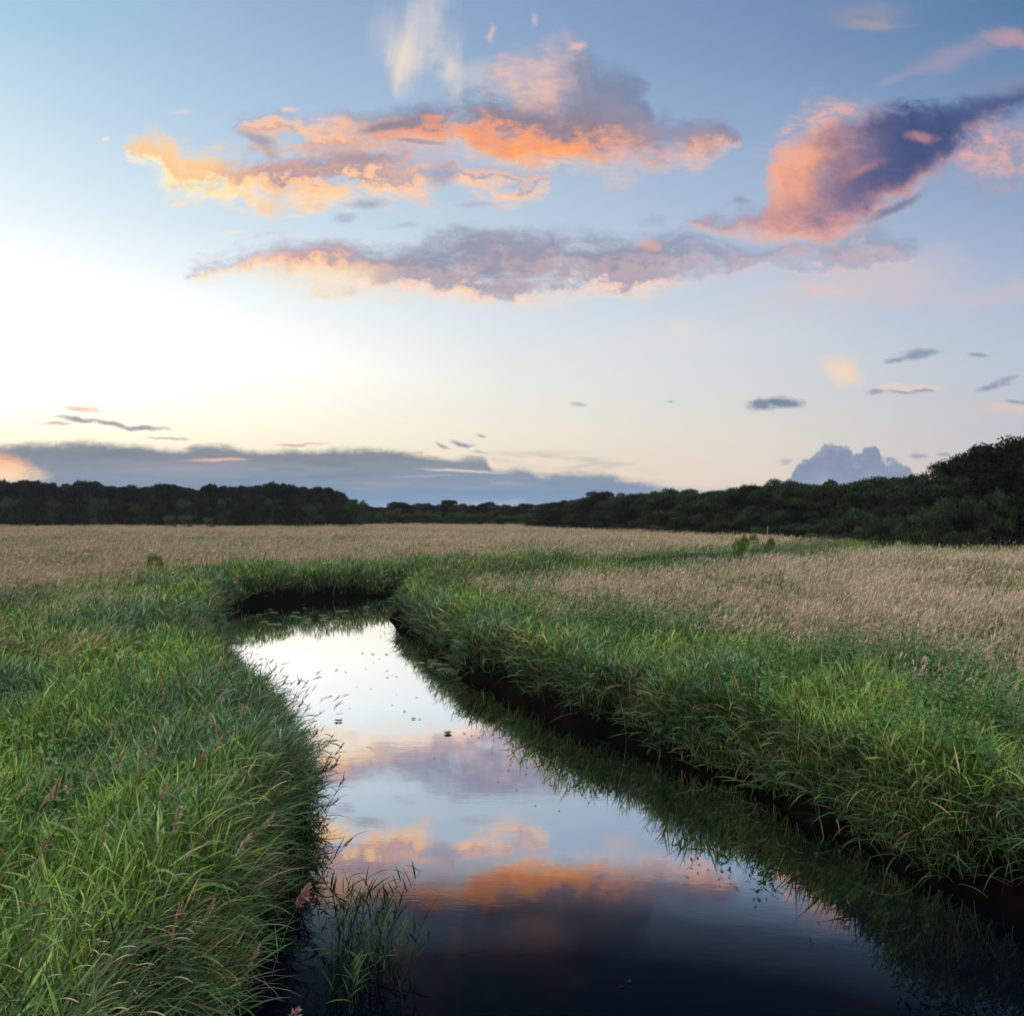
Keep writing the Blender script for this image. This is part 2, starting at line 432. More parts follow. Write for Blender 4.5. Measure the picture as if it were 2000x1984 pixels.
    lay(step(blob(1800, 105, 120, 34, -22, .9, wisp0), 0.0, .9, 0, .6), lin(168, 156, 180))
    lay(step(blob(1900, 75, 66, 26, 12, .9, wisp0), 0.0, .9, 0, .75), lin(196, 156, 168))
    lay(step(blob(1890, 160, 110, 26, -10, .9, wisp0), 0.0, .9, 0, .5), lin(136, 142, 174))
    lay(step(blob(1690, 150, 60, 12, -18, .9, wisp0), 0.0, .9, 0, .3), lin(180, 166, 184))

    # --- small dark flecks lower down
    for cx, cy, rx, ry, an, c in ((1436, 763, 40, 15, -5, (112, 130, 154)), (1482, 757, 42, 13, 3, (106, 126, 152)), (1735, 668, 62, 13, -5, (138, 150, 174)), (1690, 678, 34, 8, -8, (142, 154, 178)), (1848, 667, 34, 6, 2, (150, 160, 182)),
                                  (1657, 740, 26, 8, 0, (146, 156, 178)), (1705, 741, 34, 5, 2, (158, 166, 184)), (1745, 738, 26, 6, 2, (142, 154, 178)), (1868, 732, 44, 8, -14, (144, 154, 178)), (1895, 718, 30, 7, -16, (156, 164, 186)), (1920, 757, 34, 6, -4, (148, 158, 182)),
                                  (155, 772, 58, 8, 6, (240, 204, 180)), (150, 792, 66, 8, 4, (150, 146, 158)), (215, 800, 62, 7, 8, (152, 150, 164)), (275, 808, 60, 7, 2, (150, 152, 166)), (105, 800, 50, 4, 0, (214, 190, 178)), (320, 828, 60, 4, 0, (190, 184, 180)),
                                  (835, 842, 24, 6, 24, (160, 164, 174)), (878, 838, 28, 7, 12, (140, 152, 170)), (905, 822, 13, 4, 10, (176, 176, 182)), (905, 853, 22, 4, 4, (186, 182, 182)), (1092, 762, 20, 5, 6, (186, 192, 200)), (1272, 758, 10, 4, 0, (178, 186, 198)),
                                  (560, 838, 70, 4, -2, (224, 186, 170)), (1780, 858, 18, 5, 8, (160, 166, 186)), (1735, 862, 26, 6, -6, (156, 164, 186)), (1770, 882, 36, 5, 0, (160, 166, 188)), (1480, 870, 20, 9, -20, (176, 180, 194))):
        lay(step(blob(cx, cy, rx, ry, an, .75, fine0 + wisp0 * .5), 0.02, .8, 0, .9), lin(*c))

    # --- cumulus behind the right-hand wood
    if hit(1400, 1932, 838, 940, 90):
        xx = px + a2 * 46
        yy = py + b2 * 60 + b1 * 20
        Tc = fcurve(xx, [(1400, 935), (1470, 916), (1492, 896), (1508, 868), (1526, 862), (1538, 848), (1556, 840), (1580, 840), (1604, 846), (1618, 862), (1632, 846), (1650, 840), (1660, 858), (1668, 874), (1690, 878), (1712, 886), (1724, 904), (1736, 925), (1760, 905), (1790, 903), (1830, 910), (1932, 912)])
        kc = step(yy - Tc + fine0 * 26 + a2 * 20, -2, 6)
        lay(kc * .93, ramp((yy - Tc) / 100.0 + c2 * 1.1 + fine0 * .5 + .1, [(0, lin(150, 162, 184)), (.3, lin(122, 140, 168)), (.7, lin(136, 152, 178)), (1, lin(168, 176, 196))]))

    # --- slate bank along the horizon
    if hit(-260, 2200, 834, 968, 90):
        xb = px + a1 * 60
        yb = py + b2 * 22 + fine0 * 26
        Tb = fcurve(xb, [(0, 836), (120, 834), (250, 838), (330, 848), (365, 842), (420, 840), (480, 850), (560, 850), (650, 848), (720, 850), (780, 852), (840, 862), (920, 864), (925, 878), (985, 886), (1030, 894), (1080, 892), (1150, 896), (1200, 904), (1250, 916), (1300, 922), (1400, 920), (1500, 918), (1600, 915), (1932, 914)])
        kb = step(yb - Tb + wisp0 * 22, -7, 13) * step(px, 1250, 1500, .97, .8) * step(px, -255, -30) * step(2195 - px, 0, 180)
        cbk = ramp((py - 830) / 140.0 + fine0 * .34 + b1 * .22, [(0, lin(146, 150, 158)), (.22, lin(126, 136, 148)), (.42, lin(136, 148, 164)), (.6, lin(122, 146, 172)), (.82, lin(116, 148, 186)), (1, lin(176, 180, 196))])
        cbk = cmix(step(px, 1150, 1400), cbk, lin(168, 178, 198))
        lay(kb, cbk)
    # gaps and glow in the bank
    stk = E(noise(vec(px * 0.0011, py * 0.0095, 8.2), 3.2, 5, 0.6, .4).outputs[0]) if hit(-260, 1290, 845, 960, 0) else None
    if stk is not None:
        lay(step(stk, .52, .74, 0, .45) * step(py, 850, 880) * step(1285 - px, 0, 120), lin(170, 172, 178))
        lay(step(stk, .46, .28, 0, .40) * step(py, 845, 865) * step(1285 - px, 0, 120), lin(104, 122, 146))
        lay(step(stk + (px - 950) * .0004, .60, .76, 0, .75) * step(py, 868, 880) * step(918 - py, 0, 20) * step(px, 500, 800) * step(1285 - px, 0, 120), lin(226, 208, 200))
    lay(step(blob(870, 888, 110, 4, 3, .35), 0.0, .8, 0, .8), lin(232, 214, 200))
    lay(step(blob(800, 898, 90, 4, -2, .35), 0.0, .9, 0, .5), lin(176, 184, 196))
    lay(step(blob(410, 868, 85, 5, -1, .35), 0.0, .8, 0, .8), lin(244, 190, 170))
    lay(step(blob(560, 880, 180, 6, 3, .5), 0.0, .9, 0, .35), lin(150, 164, 184))
    lay(step(blob(1210, 906, 60, 5, 2, .35), 0.0, .8, 0, .6), lin(222, 204, 198))
    lay(step(blob(0, 882, 105, 42, 14, .6, fine0), 0.0, .8, 0, .95), cmix(step(py + b2 * 20, 850, 915), lin(255, 186, 152), tuple(1.05 * k for k in lin(255, 224, 180))))
    lay(step(blob(15, 866, 60, 4, 8, .5), 0.0, .8, 0, .6), lin(232, 150, 128))

    return sky[0]


build_sky()

sun = bpy.data.lights.new('sun', 'SUN')
sun.energy = 0.7
sun.angle = R(16)
sun.color = (1.0, 0.86, 0.68)
so = bpy.data.objects.new('sun', sun)
COL.objects.link(so)
d = Vector((math.sin(R(SUN_AZ)) * math.cos(R(SUN_EL)), math.cos(R(SUN_AZ)) * math.cos(R(SUN_EL)), math.sin(R(SUN_EL))))
so.rotation_euler = d.to_track_quat('Z', 'Y').to_euler()
so.location = (-30, 30, 20)
# ------------------------------------------------------------------ helpers for meshes
def tag(o, label=None, cat=None, group=None, kind=None):
    if label: o['label'] = label
    if cat: o['category'] = cat
    if group: o['group'] = group
    if kind: o['kind'] = kind
    return o


def mesh_np(name, V, Q, mat, col=None, smooth=True, tris=False, parent=None):
    """mesh object from numpy vertices and quads (or triangles)"""
    me = bpy.data.meshes.new(name)
    k = 3 if tris else 4
    n, m = len(V), len(Q)
    me.vertices.add(n)
    me.vertices.foreach_set('co', np.ascontiguousarray(V, dtype=np.float32).ravel())
    me.loops.add(m * k)
    me.loops.foreach_set('vertex_index', np.ascontiguousarray(Q, dtype=np.int32).ravel())
    me.polygons.add(m)
    me.polygons.foreach_set('loop_start', np.arange(0, m * k, k, dtype=np.int32))
    me.polygons.foreach_set('use_smooth', np.full(m, smooth, dtype=bool))
    if col is not None:
        at_ = me.color_attributes.new('tint', 'FLOAT_COLOR', 'POINT')
        c4 = np.ones((n, 4), dtype=np.float32)
        c4[:, :3] = col
        at_.data.foreach_set('color', c4.ravel())
    me.update(calc_edges=True)
    me.materials.append(mat)
    o = bpy.data.objects.new(name, me)
    COL.objects.link(o)
    if parent is not None:
        o.parent = parent
    return o


_LAT = RNG.random((4, 256, 256))


def vnoise(x, y, scale, k=0):
    """smooth value noise, 0..1"""
    X, Y = np.asarray(x) * scale + 1000.0 + 37 * k, np.asarray(y) * scale + 1000.0 + 91 * k
    xi, yi = np.floor(X).astype(int), np.floor(Y).astype(int)
    fx, fy = X - xi, Y - yi
    fx, fy = fx * fx * (3 - 2 * fx), fy * fy * (3 - 2 * fy)
    L = _LAT[k % 4]
    g = lambda i, j: L[i % 256, j % 256]
    return (g(xi, yi) * (1 - fx) + g(xi + 1, yi) * fx) * (1 - fy) + (g(xi, yi + 1) * (1 - fx) + g(xi + 1, yi + 1) * fx) * fy


def sst(x, lo, hi):
    t = np.clip((x - lo) / (hi - lo), 0, 1)
    return t * t * (3 - 2 * t)


# ------------------------------------------------------------------ the stream's course
RIGHT_BANK = [(8.62, -10), (6.82, 2), (5.92, 6), (5.12, 8.1), (4.57, 9.6), (3.72, 11.4), (2.62, 13.3), (1.07, 15.5), (-0.43, 18.2), (-1.58, 20.8), (-3.33, 26),
              (-4.68, 30.6), (-4.62, 33.6), (-3.62, 36.2), (-0.80, 38.8), (4.00, 42.5), (11.00, 48), (21.00, 57), (34.00, 70), (60.00, 92)]
LEFT_BANK = [(58, 96), (32, 74.5), (18.5, 61), (8.5, 52), (1.2, 46.4), (-2.6, 42.6), (-6, 39.6), (-9.4, 37.4), (-11.9, 35.2), (-12.0, 32.6), (-11.0, 29), (-10.1, 26.4),
             (-9.2, 24.1), (-8.1, 20.8), (-6.3, 17.5), (-4.95, 15.1), (-3.9, 13), (-3.35, 11.9), (-2.75, 10), (-2.45, 8.3), (-2.2, 6.4), (-2.0, 3), (-2.0, -10)]
COURSE = np.array(RIGHT_BANK + LEFT_BANK, dtype=float)


def bank(x, y):
    """signed distance from the water's edge: positive on land"""
    x = np.asarray(x, dtype=np.float64)
    y = np.asarray(y, dtype=np.float64)
    A = COURSE
    B = np.roll(COURSE, -1, axis=0)
    best = np.full(x.shape, 1e9)
    inside = np.zeros(x.shape, dtype=bool)
    for (ax, ay), (bx, by) in zip(A, B):
        ex, ey = bx - ax, by - ay
        t = np.clip(((x - ax) * ex + (y - ay) * ey) / (ex * ex + ey * ey), 0, 1)
        best = np.minimum(best, (x - ax - t * ex) ** 2 + (y - ay - t * ey) ** 2)
        c = (ay > y) != (by > y)
        if ey != 0:
            inside ^= c & (x < ex * (y - ay) / ey + ax)
    dd = np.sqrt(best)
    return np.where(inside, -dd, dd) + (vnoise(x, y, 0.9, 1) - .5) * .50 + (vnoise(x, y, 2.7, 2) - .5) * .26


FIELD = 0.75


def ground_z(x, y, d=None):
    if d is None:
        d = bank(x, y)
    up = FIELD * sst(d, -0.12, 0.50) + (vnoise(x, y, 0.12, 0) - .5) * .35 * sst(d, 1, 5) + (vnoise(x, y, .6, 3) - .5) * .12 * sst(d, .5, 2)
    dn = -0.10 - 0.8 * sst(-d, -0.1, 1.4)
    return np.where(d > 0, -0.06 + up, np.minimum(dn, -0.06))


# ------------------------------------------------------------------ materials
def new_mat(name):
    m = bpy.data.materials.new(name)
    m.use_nodes = True
    t = m.node_tree
    t.nodes.clear()
    o = t.nodes.new('ShaderNodeOutputMaterial')
    E.t = t
    return m, t, o


def leaf_mat(name, trans=.35, gloss=.06, rough=.45, tmul=(1.25, 1.35, .6)):
    m, t, o = new_mat(name)
    a = t.nodes.new('ShaderNodeAttribute')
    a.attribute_name = 'tint'
    d = t.nodes.new('ShaderNodeBsdfDiffuse')
    tr = t.nodes.new('ShaderNodeBsdfTranslucent')
    gl = t.nodes.new('ShaderNodeBsdfGlossy')
    gl.inputs['Roughness'].default_value = rough
    gl.inputs[0].default_value = (.9, .95, 1, 1)
    t.links.new(a.outputs[0], d.inputs[0])
    t.links.new(cmix(1.0, a.outputs[0], tmul, 'MULTIPLY'), tr.inputs[0])
    m1 = t.nodes.new('ShaderNodeMixShader')
    m1.inputs[0].default_value = trans
    t.links.new(d.outputs[0], m1.inputs[1])
    t.links.new(tr.outputs[0], m1.inputs[2])
    m2 = t.nodes.new('ShaderNodeMixShader')
    m2.inputs[0].default_value = gloss
    t.links.new(m1.outputs[0], m2.inputs[1])
    t.links.new(gl.outputs[0], m2.inputs[2])
    t.links.new(m2.outputs[0], o.inputs[0])
    return m


def soil_mat():
    m, t, o = new_mat('meadow_soil')
    g = t.nodes.new('ShaderNodeNewGeometry')
    b = t.nodes.new('ShaderNodeBsdfDiffuse')
    n1 = noise(g.outputs['Position'], .35, 5, .6)
    n2 = noise(g.outputs['Position'], 6.0, 5, .6)
    s = t.nodes.new('ShaderNodeSeparateXYZ')
    t.links.new(g.outputs['Position'], s.inputs[0])
    x, y, z = (E(k) for k in s.outputs)
    far = step(E.m('SQRT', x * x + y * y), 30, 90)
    c1 = ramp(E(n2.outputs[0]), [(.3, (.012, .014, .006)), (.7, (.035, .04, .016))])
    c2 = ramp(E(n1.outputs[0]), [(.3, (.20, .16, .09)), (.5, (.30, .22, .14)), (.7, (.17, .19, .08))])
    c = cmix(far, c1, c2)
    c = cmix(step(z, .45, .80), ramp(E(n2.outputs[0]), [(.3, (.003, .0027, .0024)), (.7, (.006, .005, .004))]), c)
    t.links.new(c, b.inputs[0])
    t.links.new(b.outputs[0], o.inputs[0])
    return m


def water_mat():
    m, t, o = new_mat('still_water')
    g = t.nodes.new('ShaderNodeNewGeometry')
    s = t.nodes.new('ShaderNodeSeparateXYZ')
    t.links.new(g.outputs['Position'], s.inputs[0])
    x, y, z = (E(k) for k in s.outputs)
    n1 = noise(vec(x * .7, y * 1.6, 0), 2.2, 3, .5)
    n2 = noise(vec(x * .8, y * 2.4, 4.0), 7.0, 3, .55)
    calm = step(E(noise(vec(x * .35, y * .5, 9.0), 1.0, 2).outputs[0]), .35, .65, .25, 1.0)
    bump = t.nodes.new('ShaderNodeBump')
    bump.inputs['Strength'].default_value = 1.0
    bump.inputs['Distance'].default_value = .0009
    t.links.new(((E(n1.outputs[0]) + E(n2.outputs[0]) * .35) * calm).s, bump.inputs['Height'])
    gl = t.nodes.new('ShaderNodeBsdfGlossy')
    gl.inputs['Roughness'].default_value = 0.004
    gl.inputs[0].default_value = (1, 1, 1, 1)
    t.links.new(bump.outputs[0], gl.inputs['Normal'])
    df = t.nodes.new('ShaderNodeBsdfDiffuse')
    df.inputs[0].default_value = (.0006, .0013, .0034, 1)
    lw = t.nodes.new('ShaderNodeLayerWeight')
    lw.inputs[0].default_value = .5
    t.links.new(bump.outputs[0], lw.inputs['Normal'])
    f = ramp(E(lw.outputs['Facing']), [(0, (.004,) * 3), (.45, (.006,) * 3), (.50, (.018,) * 3), (.54, (.105,) * 3), (.568, (.34,) * 3), (.595, (.72,) * 3), (.645, (.76,) * 3), (.70, (.88,) * 3), (.76, (1.0,) * 3)])
    mx = t.nodes.new('ShaderNodeMixShader')
    t.links.new(f, mx.inputs[0])
    t.links.new(df.outputs[0], mx.inputs[1])
    t.links.new(gl.outputs[0], mx.inputs[2])
    t.links.new(mx.outputs[0], o.inputs[0])
    return m


def plain_mat(name, c, rough=.7, c2=None, scale=20.0):
    m, t, o = new_mat(name)
    b = t.nodes.new('ShaderNodeBsdfPrincipled')
    b.inputs['Roughness'].default_value = rough
    b.inputs['Specular IOR Level'].default_value = .25
    tc = t.nodes.new('ShaderNodeTexCoord')
    n = noise(tc.outputs['Object'], scale, 5, .6)
    c2 = c2 or tuple(k * .6 for k in c)
    t.links.new(ramp(E(n.outputs[0]), [(.3, c2), (.7, c)]), b.inputs[0])
    t.links.new(b.outputs[0], o.inputs[0])
    return m


M_GRASS = leaf_mat('grass_leaf', .06, .015)
M_HAY = leaf_mat('hay_stalk', .12, .012, .6, (1.1, 1.0, .8))
M_HERB = leaf_mat('herb_leaf', .10, .010)
M_TREE = leaf_mat('tree_leaf', .14, .004, .6)
M_BARK = plain_mat('bark', (.07, .055, .04), .85, (.03, .025, .02), 3.0)

# ------------------------------------------------------------------ ground and water
def axis(parts):
    out = []
    for a, b, st in parts:
        out += list(np.arange(a, b, st))
    return np.array(out + [parts[-1][1]])


gx = axis([(-1600, -400, 100), (-400, -120, 20), (-120, -40, 4), (-40, -16, .8), (-16, 12, .22), (12, 40, .8), (40, 120, 4), (120, 400, 20), (400, 1600, 100)])
gy = axis([(-300, -30, 30), (-30, -4, 2), (-4, 50, .25), (50, 100, 1), (100, 260, 8), (260, 500, 30), (500, 2400, 100)])
GX, GY = np.meshgrid(gx, gy)
GZ = ground_z(GX.ravel(), GY.ravel())
nx, ny = len(gx), len(gy)
idx = np.arange(nx * ny).reshape(ny, nx)
Q = np.stack([idx[:-1, :-1], idx[:-1, 1:], idx[1:, 1:], idx[1:, :-1]], -1).reshape(-1, 4)
ground = mesh_np('ground', np.stack([GX.ravel(), GY.ravel(), GZ], -1), Q, soil_mat())
tag(ground, 'flat meadow ground with a stream cut through it', None, None, 'structure')

wx, wy = np.linspace(-16, 64, 41), np.linspace(-10, 100, 56)
WX, WY = np.meshgrid(wx, wy)
idx = np.arange(WX.size).reshape(WX.shape)
Q = np.stack([idx[:-1, :-1], idx[:-1, 1:], idx[1:, 1:], idx[1:, :-1]], -1).reshape(-1, 4)
water = mesh_np('water', np.stack([WX.ravel(), WY.ravel(), WX.ravel() * 0], -1), Q, water_mat())
tag(water, 'still dark stream mirroring the sunset clouds', None, None, 'structure')
# ------------------------------------------------------------------ grass: every blade a bent tapering ribbon
def ribbons(base, length, width, azim, lean, curl, segs, twist, ca, cb, prof='blade'):
    """V, Q, C of N ribbons; lean is the angle from upright at the foot, curl is added along the length"""
    n = len(length)
    s = np.linspace(0, 1, segs + 1)
    th = lean[:, None] + curl[:, None] * s[None, :]
    st = (length / segs)[:, None]
    tm = (th[:, 1:] + th[:, :-1]) / 2
    h = np.concatenate([np.zeros((n, 1)), np.cumsum(np.sin(tm) * st, 1)], 1)
    v = np.concatenate([np.zeros((n, 1)), np.cumsum(np.cos(tm) * st, 1)], 1)
    ca_, sa_ = np.cos(azim)[:, None], np.sin(azim)[:, None]
    P = np.stack([base[:, 0:1] + h * ca_, base[:, 1:2] + h * sa_, base[:, 2:3] + v], -1)
    if prof == 'blade':
        w = np.minimum(1, .45 + 2.2 * s) * (1 - s ** 2.2) + .03
    elif prof == 'head':
        w = np.sin(np.clip(s * .93 + .07, 0, 1) * math.pi) ** .7 + .06
    else:
        w = 1 - .6 * s
    W = width[:, None] * w[None, :] * .5
    tw = twist[:, None] + (s[None, :] - .3) * (twist[:, None] * .8)
    side = np.stack([-sa_ * np.ones_like(th), ca_ * np.ones_like(th), np.zeros_like(th)], -1)
    nor = np.stack([np.cos(th) * ca_, np.cos(th) * sa_, -np.sin(th)], -1)
    wd = side * np.cos(tw)[..., None] + nor * np.sin(tw)[..., None]
    L, Rr = P - wd * W[..., None], P + wd * W[..., None]
    V = np.stack([L, Rr], 2).reshape(-1, 3)
    o = (np.arange(n) * (2 * (segs + 1)))[:, None]
    k = (np.arange(segs) * 2)[None, :]
    q0 = o + k
    Q = np.stack([q0, q0 + 1, q0 + 3, q0 + 2], -1).reshape(-1, 4)
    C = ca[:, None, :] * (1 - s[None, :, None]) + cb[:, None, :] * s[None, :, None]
    C = np.repeat(C[:, :, None, :], 2, 2).reshape(-1, 3)
    tip = P[:, -1]
    return V, Q, C, tip, th[:, -1]


class Heap:
    def __init__(s):
        s.V, s.Q, s.C, s.n = [], [], [], 0

    def add(s, V, Q, C):
        s.V.append(V.astype(np.float32))
        s.Q.append((Q + s.n).astype(np.int32))
        s.C.append(C.astype(np.float32))
        s.n += len(V)

    def build(s, name, mat):
        return mesh_np(name, np.concatenate(s.V), np.concatenate(s.Q), mat, np.concatenate(s.C))


def scatter(n, d0=7.0, dmin=3.6, dmax=190.0, power=1.65):
    """points on the land, as thick as the distance from the footbridge asks for"""
    d = np.linspace(dmin, dmax, 4000)
    rho = np.minimum(1, (d0 / d) ** power) * (1.44 * d + 5)
    c = np.cumsum(rho)
    c /= c[-1]
    y = np.interp(RNG.random(n), c, d)
    x = (RNG.random(n) * 2 - 1) * (.78 * y + 2.8)
    return x, y


def tan_part(x, y, d):
    """0 lush green by the stream .. 1 hay-coloured meadow"""
    edge = np.where(x < -2 - .02 * y, 8.2, 5.0) + (vnoise(x, y, .16, 1) - .5) * 3.4 + (vnoise(x, y, .7, 2) - .5) * 1.2
    edge = edge - np.where(x < -2 - .02 * y, sst(y, 26, 46) * 2.2, sst(y, 19, 36) * 2.7)
    edge = edge + RNG.normal(0, .8, np.shape(x))
    return sst(d, edge - 1.9, edge + 2.8)


def slump(x, y):
    """tussocks that have slid down the bank to the water, and bare bits between"""
    return (vnoise(x, y, .55, 0) * .6 + vnoise(x, y, 1.7, 3) * .4 - .42) * .75


def left_bank(x, y):
    return ((x < -1.5) & (y < 30)).astype(float)


def streak(x, y):
    """long low bands of greener grass far out in the meadow"""
    return sst(vnoise(x * .22, y, .11, 2) * .7 + vnoise(x * .3, y, .32, 3) * .3, .56, .68) * sst(y, 45, 60)


def pick(pal, n):
    return np.array(pal)[RNG.integers(0, len(pal), n)]


G_LUSH = [(.066, .135, .036), (.082, .160, .042), (.105, .190, .048), (.066, .138, .054), (.090, .150, .050)]
G_YEL = [(.145, .235, .044), (.125, .215, .042), (.165, .245, .060)]
G_COOL = [(.062, .130, .066), (.078, .150, .080), (.100, .165, .098)]
G_SHADE = [(.036, .080, .024), (.046, .100, .030), (.040, .084, .042), (.042, .050, .022)]  # fringe greens, darkened to paint shade on the bank face and its reflection
G_OLIVE = [(.12, .125, .05), (.16, .15, .07), (.10, .125, .045)]
TAN = [(.46, .348, .235), (.42, .325, .21), (.50, .388, .275), (.44, .312, .225), (.38, .32, .175)]


def grass():
    lush, hay = Heap(), Heap()

    # --- green blades
    def greens(n, region=None, **kw):
        x, y = scatter(n, **kw)
        d = bank(x, y)
        if region is not None:
            q = region(x, y, d)
            x, y, d = x[q], y[q], d[q]
            n = len(x)
        T = tan_part(x, y, d)
        keep = (RNG.random(n) < .05 + .95 * sst(d + left_bank(x, y) * .12 + slump(x, y), .06, .36)) & (d > .01) & (RNG.random(n) > T * (.45 - .45 * streak(x, y)))
        x, y, d, T = x[keep], y[keep], d[keep], T[keep]
        n = len(x)
        r = np.hypot(x, y)
        big = vnoise(x, y, .33, 0) * .45 + vnoise(x, y, 1.05, 1) * .55
        hgt = (.36 + .74 * sst(big, .25, .75)) * (1 - .20 * T)
        mound = sst(y, 34, 37) * sst(-d, -4.5, -.4) * (x < 4)
        hgt = hgt * (1 - .25 * mound) + .62 * mound * sst(vnoise(x, y * .5, .62, 3), .15, .8) + .22 * (d < 1.6)
        leafy = RNG.random(n) < np.where(mound > .1, .85, .70)          # leaves borne along upright stems
        L = np.where(leafy, np.minimum(.20 + .24 * RNG.random(n), hgt * .7), np.minimum(hgt, 1.1) * (.55 + .45 * RNG.random(n)))
        lift = np.where(leafy, hgt * (.10 + .70 * RNG.random(n)), 0)
        W = np.where(leafy, .011 + .014 * RNG.random(n) ** 1.5, .0065 + .006 * RNG.random(n)) * np.maximum(1, r / 9.5) ** .62
        wind = RNG.random(n) < .30
        az = np.where(wind, RNG.normal(.1, .9, n), RNG.random(n) * 2 * math.pi)
        # stream-side blades lean out over the water
        e = .4
        gxn = bank(x + e, y) - bank(x - e, y)
        gyn = bank(x, y + e) - bank(x, y - e)
        out = np.arctan2(-gyn, -gxn)
        nearw = RNG.random(n) < .45 * (1 - sst(d, .1, 1.0))
        az = np.where(nearw, out + RNG.normal(0, .7, n), az)
        lean = np.abs(np.where(leafy, RNG.normal(.48, .34, n), RNG.normal(.10, .16, n))) + np.where(nearw, .15, 0)
        curl = np.clip(RNG.gamma(2.2, .42, n), .05, 2.2) + np.where(nearw, .35, 0)
        upright = RNG.random(n) < .48
        curl = np.where(upright, curl * .3, curl)
        z = ground_z(x, y, d)
        B = np.stack([x, y, z - .03 + lift], -1)
        hue = vnoise(x, y, .28, 2) * .6 + vnoise(x, y, 1.3, 3) * .4 + RNG.normal(0, .10, n)
        c = pick(G_LUSH, n)
        c = np.where((hue > .60)[:, None], pick(G_YEL, n), c)
        c = np.where((hue < .40)[:, None], pick(G_COOL, n), c)
        c = np.where((RNG.random(n) < T * .8 * (1 - .7 * streak(x, y)))[:, None], pick(G_OLIVE, n), c)
        dead = RNG.random(n) < .055 + .14 * (d < .4)
        far_bank = mound > .1
        c = np.where((far_bank & (RNG.random(n) < .6))[:, None], pick(G_YEL + G_COOL, n), c)
        c = c * np.where(d < .45, .88, 1.0)[:, None]  # brink blades darkened: bank shade put into their colour
        c = np.where(dead[:, None], pick([(.22, .14, .07), (.16, .10, .055), (.30, .22, .12)], n), c)
        c = c * (.86 + .56 * RNG.random(n))[:, None]
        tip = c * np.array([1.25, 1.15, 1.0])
        for lo, hi, sg in ((0, 14, 6), (14, 34, 4), (34, 300, 3)):
            k = (r >= lo) & (r < hi)
            if k.any():
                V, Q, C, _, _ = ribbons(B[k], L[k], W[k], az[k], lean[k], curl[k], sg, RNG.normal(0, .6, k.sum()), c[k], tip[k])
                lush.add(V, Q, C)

    # --- fringe: long blades rooted at the brink, bowing down to the water
    def fringe(n):
        x, y = scatter(n * 9, d0=9.0, dmax=60.0, power=1.5)
        d = bank(x, y)
        k = (d + left_bank(x, y) * .12 + slump(x, y) > .09) & (d > 0) & (d < .85)
        x, y, d = x[k], y[k], d[k]
        n = len(x)
        r = np.hypot(x, y)
        e = .4
        out = np.arctan2(-(bank(x, y + e) - bank(x, y - e)), -(bank(x + e, y) - bank(x - e, y)))
        az = out + RNG.normal(0, .95, n)
        L = .26 + .44 * RNG.random(n)
        W = (.009 + .012 * RNG.random(n)) * np.maximum(1, r / 9.5) ** .78
        z = ground_z(x, y, d)
        B = np.stack([x, y, z - .02 + .40 * RNG.random(n)], -1)
        c = pick(G_SHADE, n) * (.7 + .6 * RNG.random(n))[:, None]
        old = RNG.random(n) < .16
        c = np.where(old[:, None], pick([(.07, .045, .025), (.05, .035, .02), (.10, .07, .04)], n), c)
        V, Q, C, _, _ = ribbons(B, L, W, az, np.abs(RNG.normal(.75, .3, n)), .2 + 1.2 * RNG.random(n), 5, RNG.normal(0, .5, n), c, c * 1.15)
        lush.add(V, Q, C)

    greens(960000, power=1.55)
    greens(90000, d0=6.0, dmax=15.0, power=1.0)
    greens(420000, lambda x, y, d: (d > 0) & (d < 5) & (x < 6), d0=33.0, dmin=33.0, dmax=54.0)
    fringe(80000)

    # --- hay: thin culms with feathery heads bowed by the wind
    def hays(n, frac_green, **kw):
        x, y = scatter(n, **kw)
        d = bank(x, y)
        T = tan_part(x, y, d)
        loose = frac_green * (.35 + 1.0 * sst(y, 9, 16)) * sst(vnoise(x, y, .30, 3) * .7 + vnoise(x, y, 1.1, 0) * .3, .52, .72)
        brim = .035 * (1 - sst(d, 1.0, 2.2)) * sst(d, .25, .5)
        gap = .12 + .88 * sst(vnoise(x, y * .6, .20, 1) * .55 + vnoise(x, y, .7, 2) * .45, .38, .60)
        gap = gap * (1 - .75 * streak(x, y))
        keep = (d > .3) & (RNG.random(n) < np.maximum(np.maximum(T * gap, loose), brim))
        x, y, d = x[keep], y[keep], d[keep]
        n = len(x)
        r = np.hypot(x, y)
        sc = np.maximum(1, r / 9.0)
        tall = .72 + .34 * vnoise(x, y, .5, 1) + np.where(d < 2.2, .42, 0)
        L = tall * (.75 + .4 * RNG.random(n))
        W = (.0022 + .0015 * RNG.random(n)) * sc ** .85
        az = RNG.normal(.1, .55, n)
        lean = np.abs(RNG.normal(.22, .16, n))
        curl = np.clip(RNG.normal(.60, .35, n), .05, 1.7)
        z = ground_z(x, y, d)
        B = np.stack([x, y, z - .02], -1)
        c = pick(TAN, n) * (.76 + .42 * RNG.random(n))[:, None]
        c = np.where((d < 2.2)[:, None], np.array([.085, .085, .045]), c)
        stem = c * np.array([.75, .85, .7])
